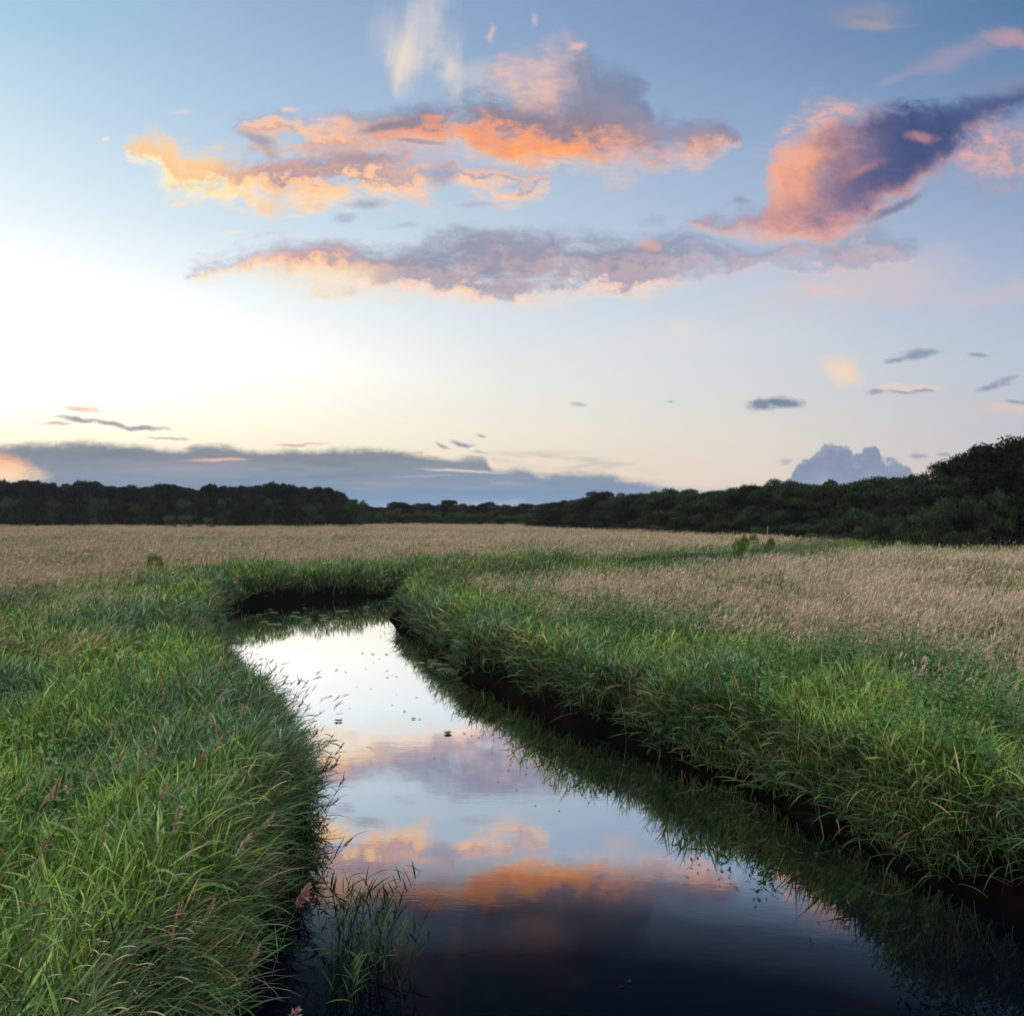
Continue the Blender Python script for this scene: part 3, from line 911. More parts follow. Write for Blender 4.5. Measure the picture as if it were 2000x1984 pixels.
        for lo, hi, sg in ((0, 22, 4), (22, 300, 2)):
            k = (r >= lo) & (r < hi)
            if not k.any():
                continue
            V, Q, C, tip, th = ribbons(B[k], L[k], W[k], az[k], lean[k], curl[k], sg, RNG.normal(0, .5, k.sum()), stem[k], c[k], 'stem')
            hay.add(V, Q, C)
            m = int(k.sum())
            hl = (.09 + .09 * RNG.random(m)) * np.minimum(sc[k], 2.2) ** .4
            hw = (.005 + .007 * RNG.random(m)) * sc[k] ** .80
            for j in range(2 if hi < 50 else 1):
                V, Q, C, _, _ = ribbons(tip, hl, hw, az[k] + RNG.normal(0, .12, m), th, np.full(m, .35), 3 if hi < 50 else 2, RNG.random(m) * 3.1 + 1.57 * j, c[k], c[k] * 1.1, 'head')
                hay.add(V, Q, C)
            if hi < 50:      # loose spikelets
                for j in range(3):
                    f = RNG.random(m)[:, None] * .5
                    p0 = tip + (np.stack([np.cos(az[k]) * np.sin(th), np.sin(az[k]) * np.sin(th), np.cos(th)], -1) * hl[:, None]) * f
                    V, Q, C, _, _ = ribbons(p0, hl * .4, hw * .5, az[k] + RNG.normal(0, .8, m), th - .3 + RNG.normal(0, .3, m), np.full(m, .4), 2, RNG.random(m) * 3, c[k], c[k], 'head')
                    hay.add(V, Q, C)

    hays(680000, .42, d0=9.0, power=1.22)

    # --- leafy herbs (nettle, meadowsweet): stems with whorls of drooping leaves
    def herbs(n):
        H = Heap()
        x, y = scatter(n, d0=9.0, dmin=5, dmax=45.0, power=1.6)
        d = bank(x, y)
        pn = vnoise(x, y, .35, 2) * .6 + vnoise(x, y, .9, 0) * .4
        rt = sst(x, -1, 2)
        keep = (d > .5) & (d < 6.5) & (RNG.random(n) < sst(pn, .44, .58) * (.05 + .95 * rt))
        x, y, d = x[keep], y[keep], d[keep]
        n = len(x)
        r = np.hypot(x, y)
        L = (.45 + .95 * sst(vnoise(x, y, .8, 3) * .6 + vnoise(x, y, 1.9, 1) * .4, .25, .75)) * (.75 + .45 * RNG.random(n))
        z = ground_z(x, y, d)
        B = np.stack([x, y, z - .02], -1)
        az = RNG.random(n) * 6.28
        lean = np.abs(RNG.normal(.05, .08, n))
        c = pick([(.045, .115, .034), (.060, .140, .042), (.085, .170, .046), (.046, .110, .054)], n) * (.8 + .4 * RNG.random(n))[:, None]
        V, Q, C, tip, th = ribbons(B, L, np.full(n, .005) * np.maximum(1, r / 9), az, lean, np.full(n, .25), 3, RNG.random(n), c * .9, c, 'stem')
        H.add(V, Q, C)
        for k in range(7):
            f = .35 + .65 * k / 6
            ax = B + (tip - B) * f
            for j in range(2):
                la = az + k * 1.57 + j * math.pi + RNG.normal(0, .25, n)
                ll = (.13 - .075 * f * f) * (.8 + .4 * RNG.random(n)) * np.maximum(1, r / 16) ** .4
                V, Q, C, _, _ = ribbons(ax, ll, ll * .42, la, np.full(n, 1.0 - .3 * f), np.full(n, .9), 3, RNG.normal(0, .25, n), c, c * np.array([1.15, 1.1, 1]), 'head')
                H.add(V, Q, C)
        return H

    o = lush.build('bank_grass', M_GRASS)
    tag(o, 'lush green grass along both banks of the stream', 'grass', None, 'stuff')
    o = hay.build('meadow_grass', M_HAY)
    tag(o, 'hay coloured flowering grass across the open meadow', 'grass', None, 'stuff')
    o = herbs(34000).build('nettle_undergrowth', M_HERB)
    tag(o, 'dark leafy nettles growing among the grass of the right bank', 'undergrowth', None, 'stuff')
    print('verts', lush.n, hay.n)


grass()
# ------------------------------------------------------------------ trees
def tubes(paths, sides=6):
    """one mesh of tapering limbs; each path is a list of (x, y, z, radius)"""
    V, Q = [], []
    for p in paths:
        p = np.array(p, dtype=float)
        o = len(V)
        for i, (x, y, z, r) in enumerate(p):
            a = p[max(0, i - 1), :3]
            b = p[min(len(p) - 1, i + 1), :3]
            t = (b - a) / (np.linalg.norm(b - a) + 1e-9)
            u = np.cross(t, (0.3, .9, .2))
            u /= np.linalg.norm(u) + 1e-9
            w = np.cross(t, u)
            for k in range(sides):
                q = 2 * math.pi * k / sides
                V.append(np.array([x, y, z]) + r * (math.cos(q) * u + math.sin(q) * w))
        for i in range(len(p) - 1):
            for k in range(sides):
                a = o + i * sides + k
                b = o + i * sides + (k + 1) % sides
                Q.append([a, b, b + sides, a + sides])
    return np.array(V), np.array(Q)


def crown_mesh(h, w, n, leaf, kind, rng, pal):
    """leaf quads spread over many overlapping clumps; kind shapes the outline"""
    nc = {'dome': 46, 'poplar': 34, 'bush': 16, 'edge': 52}[kind]
    cl = []
    while len(cl) < nc:
        u = rng.random()
        a = rng.random() * 2 * math.pi
        if kind == 'dome':
            z = .06 + .90 * u
            prof = (.72 + .28 * z / .62) if z < .62 else math.sqrt(max(0, 1 - ((z - .60) / .42) ** 2))
        elif kind == 'poplar':
            z = .08 + .90 * u
            prof = (.75 + .35 * math.sin(z * 3.1)) * (1 - max(0, z - .35) / .68) ** .8
        elif kind == 'bush':
            z = .10 + .72 * u
            prof = math.sqrt(max(0.02, 1 - ((z - .38) / .58) ** 2))
        else:
            z = .04 + .92 * u
            prof = 1.0 if z < .55 else math.sqrt(max(0, 1 - ((z - .52) / .49) ** 2))
        rr = (.45 + .5 * rng.random()) * prof * (.85 + .3 * rng.random())
        s = (.17 + .10 * rng.random()) * (1.0 if kind != 'poplar' else .75)
        cl.append((rr * math.cos(a) * w / 2, rr * math.sin(a) * w / 2, z * h - s * w * .2, s * w * .8, .8 + .45 * rng.random()))
    cl = np.array(cl)
    pw = cl[:, 3] ** 2
    pick_ = rng.choice(nc, n, p=pw / pw.sum())
    d = rng.normal(size=(n, 3))
    d /= np.linalg.norm(d, axis=1)[:, None]
    d[:, 2] = np.where(d[:, 2] < -.35, -d[:, 2] * .6, d[:, 2])
    rad = cl[pick_, 3] * (.55 + .5 * rng.random(n) ** .6)
    c = cl[pick_, :3] + d * rad[:, None] * np.array([1, 1, .78])
    c[:, 2] = np.maximum(c[:, 2], .05 + .25 * rng.random(n))
    # wind from the left
    c[:, 0] += (c[:, 2] / h) ** 2 * h * (.05 if kind != 'poplar' else .13)
    nrm = d + rng.normal(0, .55, (n, 3))
    nrm /= np.linalg.norm(nrm, axis=1)[:, None]
    u = np.cross(nrm, rng.normal(size=(n, 3)))
    u /= np.linalg.norm(u, axis=1)[:, None]
    v = np.cross(nrm, u)
    s = leaf * (.6 + .8 * rng.random(n))
    u, v = u * s[:, None], v * (s * .62)[:, None]
    V = np.stack([c - u, c - v, c + u, c + v], 1).reshape(-1, 3)
    Q = np.arange(n * 4).reshape(n, 4)
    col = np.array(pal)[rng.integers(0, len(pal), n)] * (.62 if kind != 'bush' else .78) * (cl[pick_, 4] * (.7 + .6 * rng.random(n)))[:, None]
    return V, Q, np.repeat(col, 4, 0)


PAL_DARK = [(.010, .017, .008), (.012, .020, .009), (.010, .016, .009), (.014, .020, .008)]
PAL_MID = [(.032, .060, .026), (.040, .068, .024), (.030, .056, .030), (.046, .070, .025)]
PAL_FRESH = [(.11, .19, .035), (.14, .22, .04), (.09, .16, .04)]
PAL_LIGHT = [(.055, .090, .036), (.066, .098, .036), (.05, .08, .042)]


def trunk_mesh(h, w, rng, kind):
    P = []
    bx, by = rng.normal(0, .03 * w), rng.normal(0, .03 * w)
    top = h * (.80 if kind != 'bush' else .5)
    r0 = .016 * h + .04
    main = [(bx * t, by * t, -.25 + (top + .25) * t, r0 * (1 - .85 * t) * (1.35 if t == 0 else 1)) for t in np.linspace(0, 1, 6)]
    P.append(main)
    for k in range(7 if kind != 'bush' else 5):
        t = .18 + .6 * rng.random()
        a = rng.random() * 6.28
        l = w * (.24 + .18 * rng.random())
        z = top * t
        P.append([(bx * t + l * q * math.cos(a), by * t + l * q * math.sin(a), z + l * .75 * q ** .8, r0 * (1 - .8 * t) * .55 * (1 - .8 * q)) for q in (0, .35, .7, 1)])
    return tubes(P)


VAR = {}


def variant(kind, i, pal_name):
    """crown and trunk meshes of unit kinds, made once and shared by every tree of that kind"""
    key = (kind, i, pal_name)
    if key in VAR:
        return VAR[key]
    rng = np.random.default_rng(100 + 17 * i + len(kind) + 7 * len(pal_name))
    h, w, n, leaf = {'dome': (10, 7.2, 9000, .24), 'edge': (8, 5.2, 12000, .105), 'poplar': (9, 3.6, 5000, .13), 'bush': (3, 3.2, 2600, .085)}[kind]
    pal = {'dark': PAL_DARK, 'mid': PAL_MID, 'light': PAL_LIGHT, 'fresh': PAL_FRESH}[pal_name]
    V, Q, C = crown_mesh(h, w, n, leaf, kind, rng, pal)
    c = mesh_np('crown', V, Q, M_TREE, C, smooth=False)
    V, Q = trunk_mesh(h, w, rng, kind)
    tr = mesh_np('trunk', V, Q, M_BARK)
    zt = np.percentile(c.data.vertices and np.array([v.co.z for v in c.data.vertices]), 99.6)
    VAR[key] = (c.data, tr.data, float(zt), w)
    bpy.data.objects.remove(c)
    bpy.data.objects.remove(tr)
    return VAR[key]


def tree(x, y, top_z, width, kind, i, pal, label, cat='tree', group=None, name='tree'):
    cm, tm, zt, w = variant(kind, i, pal)
    z0 = float(ground_z(np.array([x]), np.array([y]))[0]) - .05
    o = bpy.data.objects.new(name, None)
    o.empty_display_size = .3
    COL.objects.link(o)
    o.location = (x, y, z0)
    o.rotation_euler = (0, 0, RNG.normal(0, .5))
    s = (top_z - z0) / zt
    o.scale = (width / w, width / w, s)
    tag(o, label, cat, group)
    for nm, me in (('trunk', tm), ('crown', cm)):
        ob = bpy.data.objects.new(nm, me)
        COL.objects.link(ob)
        ob.parent = o
    return o


def topz(py, D):
    return CAM_Z + (HY - py) / F * D


def woods():
    g1, g2, g3 = 'trees of the dark wood on the left', 'trees of the far wood in the middle', 'trees of the wood on the right'
    L1 = 'dark dense broadleaf tree standing shoulder to shoulder in the black wood on the left'
    L1b = 'back row broadleaf tree deep inside the black wood on the left'
    L2 = 'small dark tree in the low far belt of trees at mid-horizon'
    L3 = 'green broadleaf tree in the leafy wood edge running to the right'
    L3b = 'rear broadleaf tree deep inside the leafy wood on the right'
    # left wood: skyline as (picture x, picture y of the treetop)
    sky1 = [(-260, 914), (-222, 908), (-184, 910), (-146, 906), (-108, 910), (-70, 908), (-35, 904), (-8, 905), (22, 912), (48, 908), (78, 910), (108, 921), (134, 915), (163, 909), (192, 917), (220, 920), (248, 918), (280, 921), (311, 914), (342, 920), (372, 925), (402, 916), (430, 919), (460, 918), (490, 918), (522, 912), (552, 917), (580, 921), (606, 920), (630, 928), (652, 942)]
    special = {163: 'dark tree with a high round dome standing out of the left wood', 311: 'second dome-headed dark tree of the left wood, above the round shrubs', 522: 'highest broad tree in the right half of the black left wood',
               652: 'outermost low tree at the rounded right end of the black left wood', -8: 'dark tree cut by the left edge of the picture'}
    for k, (px, py) in enumerate(sky1):
        D = 176 + RNG.normal(0, 2.0) + 6 * (k % 2)
        x = (px - CX) / F * D
        wd = 7.0 + RNG.normal(0, .7)
        if px in special:
            tree(x, D, topz(py, D), wd, 'dome', k % 5, 'dark', special[px])
        else:
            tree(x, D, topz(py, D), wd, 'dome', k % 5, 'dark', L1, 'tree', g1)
    for k, px in enumerate(range(-280, 640, 36)):
        D = 193 + RNG.normal(0, 3)
        py = np.interp(px, [a for a, _ in sky1], [b for _, b in sky1]) + 2
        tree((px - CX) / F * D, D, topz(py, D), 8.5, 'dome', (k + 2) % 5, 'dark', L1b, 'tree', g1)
    for k, px in enumerate(range(-80, 640, 21)):
        D = 201 + RNG.normal(0, 2)
        py = np.interp(px, [a for a, _ in sky1], [b for _, b in sky1]) + 3
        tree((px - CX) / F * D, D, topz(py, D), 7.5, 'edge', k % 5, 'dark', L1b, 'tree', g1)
    # lower skirt of the left wood
    for k, px in enumerate(range(-60, 670, 27)):
        D = 168 + RNG.normal(0, 1.5)
        tree((px - CX) / F * D, D, topz(946 + RNG.normal(0, 8), D), 4.6, 'bush', k % 4, 'dark' if k % 3 else 'mid', 'low dark shrub fringing the foot of the black wood on the left', 'shrub', 'shrubs fringing the left wood', 'shrub')
    # three round shrubs standing free
    for px, py, wd, lb in ((318, 973, 4.4, 'leftmost of the three pale round shrubs before the left wood'), (348, 972, 4.4, 'largest middle one of the three pale round shrubs before the left wood'), (392, 976, 3.6, 'right-hand pale round shrub standing apart before the left wood')):
        D = 150
        tree((px - CX) / F * D * 1.0, D, topz(py, D), wd * .74, 'bush', 1, 'light', lb, 'shrub', None, 'shrub')
    # far belt
    sky2 = [(664, 958), (688, 956), (712, 961), (727, 964), (746, 951), (772, 955), (796, 953), (822, 957), (846, 947), (868, 954), (894, 957), (918, 951), (944, 956), (968, 958), (992, 954), (1018, 956), (1042, 952), (1066, 948)]
    sp2 = {746: 'small round-headed tree beside the notch in the far belt of trees', 846: 'tallest tree of the far belt at mid-horizon'}
    for k, (px, py) in enumerate(sky2):
        D = 215 + RNG.normal(0, 3)
        py = py - 3
        x = (px - CX) / F * D
        if px in sp2:
            tree(x, D, topz(py, D), 6.0, 'dome', k % 5, 'dark', sp2[px])
        else:
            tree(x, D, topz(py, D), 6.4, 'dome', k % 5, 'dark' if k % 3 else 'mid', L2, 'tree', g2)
    for k, px in enumerate(range(650, 1100, 19)):
        D = 226
        tree((px - CX) / F * D, D, topz(960 + RNG.normal(0, 2), D), 8, 'dome', k % 5, 'dark', L2, 'tree', g2)
    for k, px in enumerate(range(672, 1090, 15)):
        D = 221
        py = np.interp(px, [a for a, _ in sky2], [b for _, b in sky2]) + 0 + RNG.normal(0, 1.5)
        tree((px - CX) / F * D, D, topz(py, D), 7.5, 'edge', k % 5, 'dark', L2, 'tree', g2)
    for k, px in enumerate(range(664, 1060, 19)):
        D = 205
        tree((px - CX) / F * D, D, topz(968 + RNG.normal(0, 4), D), 5.4, 'bush', k % 4, 'mid', 'low shrub along the foot of the far belt of trees', 'shrub', 'shrubs below the far belt', 'shrub')
    # right-hand wood, coming nearer to the right
    sky3 = [(1062, 950), (1085, 946), (1108, 943), (1130, 941), (1153, 940), (1176, 938), (1200, 937), (1224, 938), (1247, 934), (1268, 927), (1292, 934), (1316, 933), (1342, 930), (1366, 929), (1392, 925), (1418, 923), (1443, 919), (1470, 917), (1498, 912), (1524, 919), (1552, 920), (1580, 916), (1606, 914), (1632, 911), (1660, 900), (1690, 908), (1716, 910), (1744, 896), (1768, 912)]
    sp3 = {1268: ('dome', 'lone taller round tree rising where the right wood begins'), 1498: ('edge', 'bushy tree of the right wood straight under the heaped cloud'), 1606: ('poplar', 'slim windblown tree poking up between two broader ones in the right wood'), 1660: ('poplar', 'tall feathery windswept tree topping the right wood'),
           1744: ('poplar', 'pointed windswept tree standing alone at the dip before the high right trees'), 1580: ('poplar', 'narrow wind-bent treetop just right of the heaped cloud')}
    for k, (px, py) in enumerate(sky3):
        D = float(np.interp(px, [1060, 1250, 1400, 1740, 1780], [150, 118, 100, 80, 78])) + RNG.normal(0, 1.0)
        x = (px - CX) / F * D
        wd = 5.6 * D / 95 + .6
        if px in sp3:
            kd, lb = sp3[px]
            tree(x, D + 1.5, topz(py, D), wd * (.62 if kd == 'poplar' else 1), kd, k % 3, 'mid', lb)
        else:
            tree(x, D, topz(py - 6 + RNG.normal(0, 4), D), wd * (.62 + .36 * RNG.random()), 'edge', k % 6, 'mid' if k % 3 else 'dark', L3, 'tree', g3)
    for k, px in enumerate(range(1050, 1800, 23)):
        D = float(np.interp(px, [1060, 1250, 1400, 1740, 1780], [150, 118, 100, 80, 78])) + 7
        py = np.interp(px, [a for a, _ in sky3], [b for _, b in sky3]) - 1
        tree((px - CX) / F * D, D, topz(py, D), 6.5 * D / 95, 'edge', (k + 1) % 6, 'dark', L3b, 'tree', g3)
    for k, px in enumerate(range(1060, 1760, 24)):
        D = float(np.interp(px, [1060, 1250, 1400, 1740, 1780], [150, 118, 100, 80, 78])) - 3
        tree((px - CX) / F * D, D, topz(np.interp(px, [1060, 1760], [978, 976]) + RNG.normal(0, 9), D), 3.6 * D / 95, 'bush', k % 4, 'mid' if k % 4 else 'light', 'leafy bush at the foot of the right wood where it meets the field', 'bush', 'bushes along the right wood', 'bush')
    # the high group at the right edge
    big = [(1782, 893, 5.0, 'mid', 'lower left shoulder tree of the high group at the right edge'), (1812, 868, 5.4, 'dark', 'second tree from the left in the high dark group at the right edge'), (1846, 846, 6.2, 'dark', 'round-topped middle tree of the high dark group at the right edge'),
           (1884, 838, 6.0, 'dark', 'broad high tree just inside the right edge of the picture'), (1922, 829, 6.4, 'dark', 'highest tree of all, cut by the right edge of the picture'), (1968, 826, 6.5, 'dark', 'high tree mostly hidden beyond the right edge of the picture')]
    for k, (px, py, wd, pal, lb) in enumerate(big):
        D = 70 - k * .6
        tree((px - CX) / F * D, D + (1.5 if k % 2 else 0), topz(py, D), wd, 'edge', k % 6, pal, lb)
    for k, (px, py) in enumerate(((1800, 882), (1830, 862), (1862, 846), (1900, 840), (1945, 834))):
        tree((px - CX) / F * 76, 76, topz(py, 76), 6.0, 'edge', (k + 3) % 6, 'dark', 'dark tree behind the high group at the right edge of the picture', 'tree', 'trees behind the high right group')
    for k, (px, py) in enumerate(((2030, 832), (2085, 838), (2140, 836), (2200, 842))):
        tree((px - CX) / F * 70, 70, topz(py, 70), 6.4, 'edge', k % 6, 'dark', 'dark tree behind the high group at the right edge of the picture', 'tree', 'trees behind the high right group')
    low = [(1752, 950, 2.6, 'mid', 'rounded bush where the right wood meets the high group'), (1795, 935, 3.0, 'mid', 'tall leafy bush below the left shoulder of the high group'), (1838, 945, 2.6, 'mid', 'broad bush before the middle of the high right group'), (1882, 925, 2.4, 'light', 'paler olive column of foliage before the high right trees'), (1925, 938, 3.0, 'mid', 'dark green bush at the right edge below the highest tree')]
    for k, (px, py, wd, pal, lb) in enumerate(low):
        D = 66.5
        tree((px - CX) / F * D, D, topz(py, D), wd * 1.25, 'bush', k % 4, pal, lb, 'bush', None, 'bush')
    # two little bushes out in the field, a leafy tuft on the left bank
    for px, py, D, wd, lb in ((1411, 1008, 58, 1.9, 'small bright green bush standing alone in the hay meadow'), (1452, 1014, 58, 1.3, 'smaller faint green bush beside the lone bright one in the meadow')):
        tree((px - CX) / F * D, D, topz(py, D), wd, 'bush', 2, 'fresh', lb, 'bush', None, 'bush')
    tree((291 - CX) / F * 41, 41, topz(1046, 41), .8, 'bush', 3, 'fresh', 'small yellow-green sapling poking out of the grass on the left', 'bush', None, 'bush')


woods()
# ------------------------------------------------------------------ single plants, floating leaves, a post
M_REED = leaf_mat('reed_leaf', .15, .008)
M_PLUME = leaf_mat('seed_plume', .30, .01, .6, (1.1, 1.0, .85))
M_PAD = plain_mat('lily_pad_skin', (.075, .105, .045), .22, (.05, .08, .035), 9.0)
M_DEAD = plain_mat('sodden_leaf', (.055, .045, .025), .5, (.02, .02, .012), 14.0)
M_WOOD = plain_mat('weathered_post', (.30, .26, .20), .8, (.16, .13, .10), 12.0)


def spine(length, az, lean, curl, n=7):
    P = [np.zeros(3)]
    T = []
    for k in range(n):
        th = lean + curl * (k + .5) / n
        t = np.array([math.sin(th) * math.cos(az), math.sin(th) * math.sin(az), math.cos(th)])
        T.append(t)
        P.append(P[-1] + t * length / n)
    T.append(T[-1])
    return np.array(P), np.array(T)


def stem_part(P, r0, r1, mat, parent, c):
    V, Q = tubes([[(p[0], p[1], p[2], r0 + (r1 - r0) * k / (len(P) - 1)) for k, p in enumerate(P)]], 5)
    return mesh_np('stem', V, Q, mat, np.tile(np.array(c), (len(V), 1)), parent=parent)


def leaf_part(p, length, width, az, lean, curl, mat, parent, c, name='leaf'):
    one = lambda v: np.array([v], dtype=float)
    V, Q, C, _, _ = ribbons(np.array([p]), one(length), one(width), one(az), one(lean), one(curl), 7, one(random.gauss(0, .35)), np.array([c]), np.array([c]) * 1.15)
    return mesh_np(name, V, Q, mat, C, parent=parent)


def plume_part(P, T, frac, size, n, mat, parent, c, spread=.5):
    """feathery seed head: many little spikelets along the tip of the stem"""
    m = len(P) - 1
    s = frac + (1 - frac) * RNG.random(n) ** .9
    f = s * m
    i = np.minimum(f.astype(int), m - 1)
    B = P[i] + (P[i + 1] - P[i]) * (f - i)[:, None]
    t = T[i]
    th = np.arccos(np.clip(t[:, 2], -1, 1))
    az0 = np.arctan2(t[:, 1], t[:, 0])
    q = (s - frac) / (1 - frac)
    L = size * (.35 + .65 * np.sin(np.clip(q * .85 + .15, 0, 1) * math.pi)) * (.6 + .6 * RNG.random(n))
    cc = np.array(c) * (.7 + .6 * RNG.random(n))[:, None]
    V, Q, C, _, _ = ribbons(B, L, L * .22 + .002, az0 + RNG.normal(0, spread * 2.0, n), np.clip(th + RNG.normal(-.1, spread, n), .05, 2.6), np.full(n, .5), 2, RNG.random(n) * 3, cc, cc * 1.1, 'head')
    return mesh_np('seed_head', V, Q, mat, C, parent=parent)


def copy_tree(o, parent=None):
    c = o.copy()
    COL.objects.link(c)
    c.parent = parent
    for ch in o.children:
        copy_tree(ch, c)
    return c


def root(name):
    o = bpy.data.objects.new(name, None)
    o.empty_display_size = .1
    COL.objects.link(o)
    return o


def make_reed(h, az, lean, curl, leaves, plume, dark):
    o = root('reed')
    P, T = spine(h, az, lean, curl)
    c = (.009, .020, .006) if dark else (.028, .060, .016)  # dark tone: backlit silhouette put into the reed colour
    stem_part(P, .0040, .0016, M_REED, o, c)
    m = len(P) - 1
    for k in range(leaves):
        f = (.28 + .68 * k / max(1, leaves - 1)) * m
        i = min(int(f), m - 1)
        p = P[i] + (P[i + 1] - P[i]) * (f - i)
        leaf_part(p, random.uniform(.16, .34) * (1.0 if f < m * .8 else .75), random.uniform(.014, .023), az + random.gauss(0, 1.1) + (math.pi if k % 2 else 0), random.uniform(.25, .9), random.uniform(.2, 1.1), M_REED, o, tuple(q * random.uniform(.8, 1.25) for q in c))
    if plume:
        plume_part(P, T, .86, .045, 46, M_PLUME, o, (.17, .12, .07), .35)
    return o


def make_plume_grass(h, az, lean, curl, c, size, n):
    o = root('flowering_grass')
    P, T = spine(h, az, lean, curl)
    stem_part(P, .0030, .0014, M_REED, o, (.13, .15, .06))
    leaf_part(P[3], .30, .011, az + 1.8, .5, .9, M_REED, o, (.09, .15, .035))
    leaf_part(P[4], .24, .010, az - 1.4, .6, .8, M_REED, o, (.08, .14, .03))
    plume_part(P, T, .80, size, n, M_PLUME, o, c, .40)
    return o


def make_foxtail(h, az, lean, curl):
    o = root('foxtail_grass')
    P, T = spine(h, az, lean, curl, 9)
    stem_part(P, .0022, .0012, M_REED, o, (.11, .16, .05))
    # a slim cylindrical spike
    n = 9
    body = [P[-1] + T[-1] * 0]
    th0 = math.acos(max(-1, min(1, T[-1][2])))
    pts = []
    pos = P[-1].copy()
    for k in range(n):
        th = th0 + .09 * k
        pos = pos + np.array([math.sin(th) * math.cos(az), math.sin(th) * math.sin(az), math.cos(th)]) * .013
        pts.append((pos[0], pos[1], pos[2], .0036 * math.sin(math.pi * (k + .7) / (n + .5)) ** .6))
    pts.insert(0, (P[-1][0], P[-1][1], P[-1][2], .0015))
    V, Q = tubes([pts], 6)
    mesh_np('seed_head', V, Q, M_PLUME, np.tile(np.array((.44, .40, .26)), (len(V), 1)), parent=o)
    return o


def put(o, x, y, rz, z=None, s=1.0, label=None, cat=None, group=None):
    zz = float(ground_z(np.array([x]), np.array([y]))[0]) - .03 if z is None else z
    o.location = (x, y, zz)
    o.rotation_euler = (0, 0, rz)
    o.scale = (s, s, s)
    tag(o, label, cat, group, 'thing')
    return o


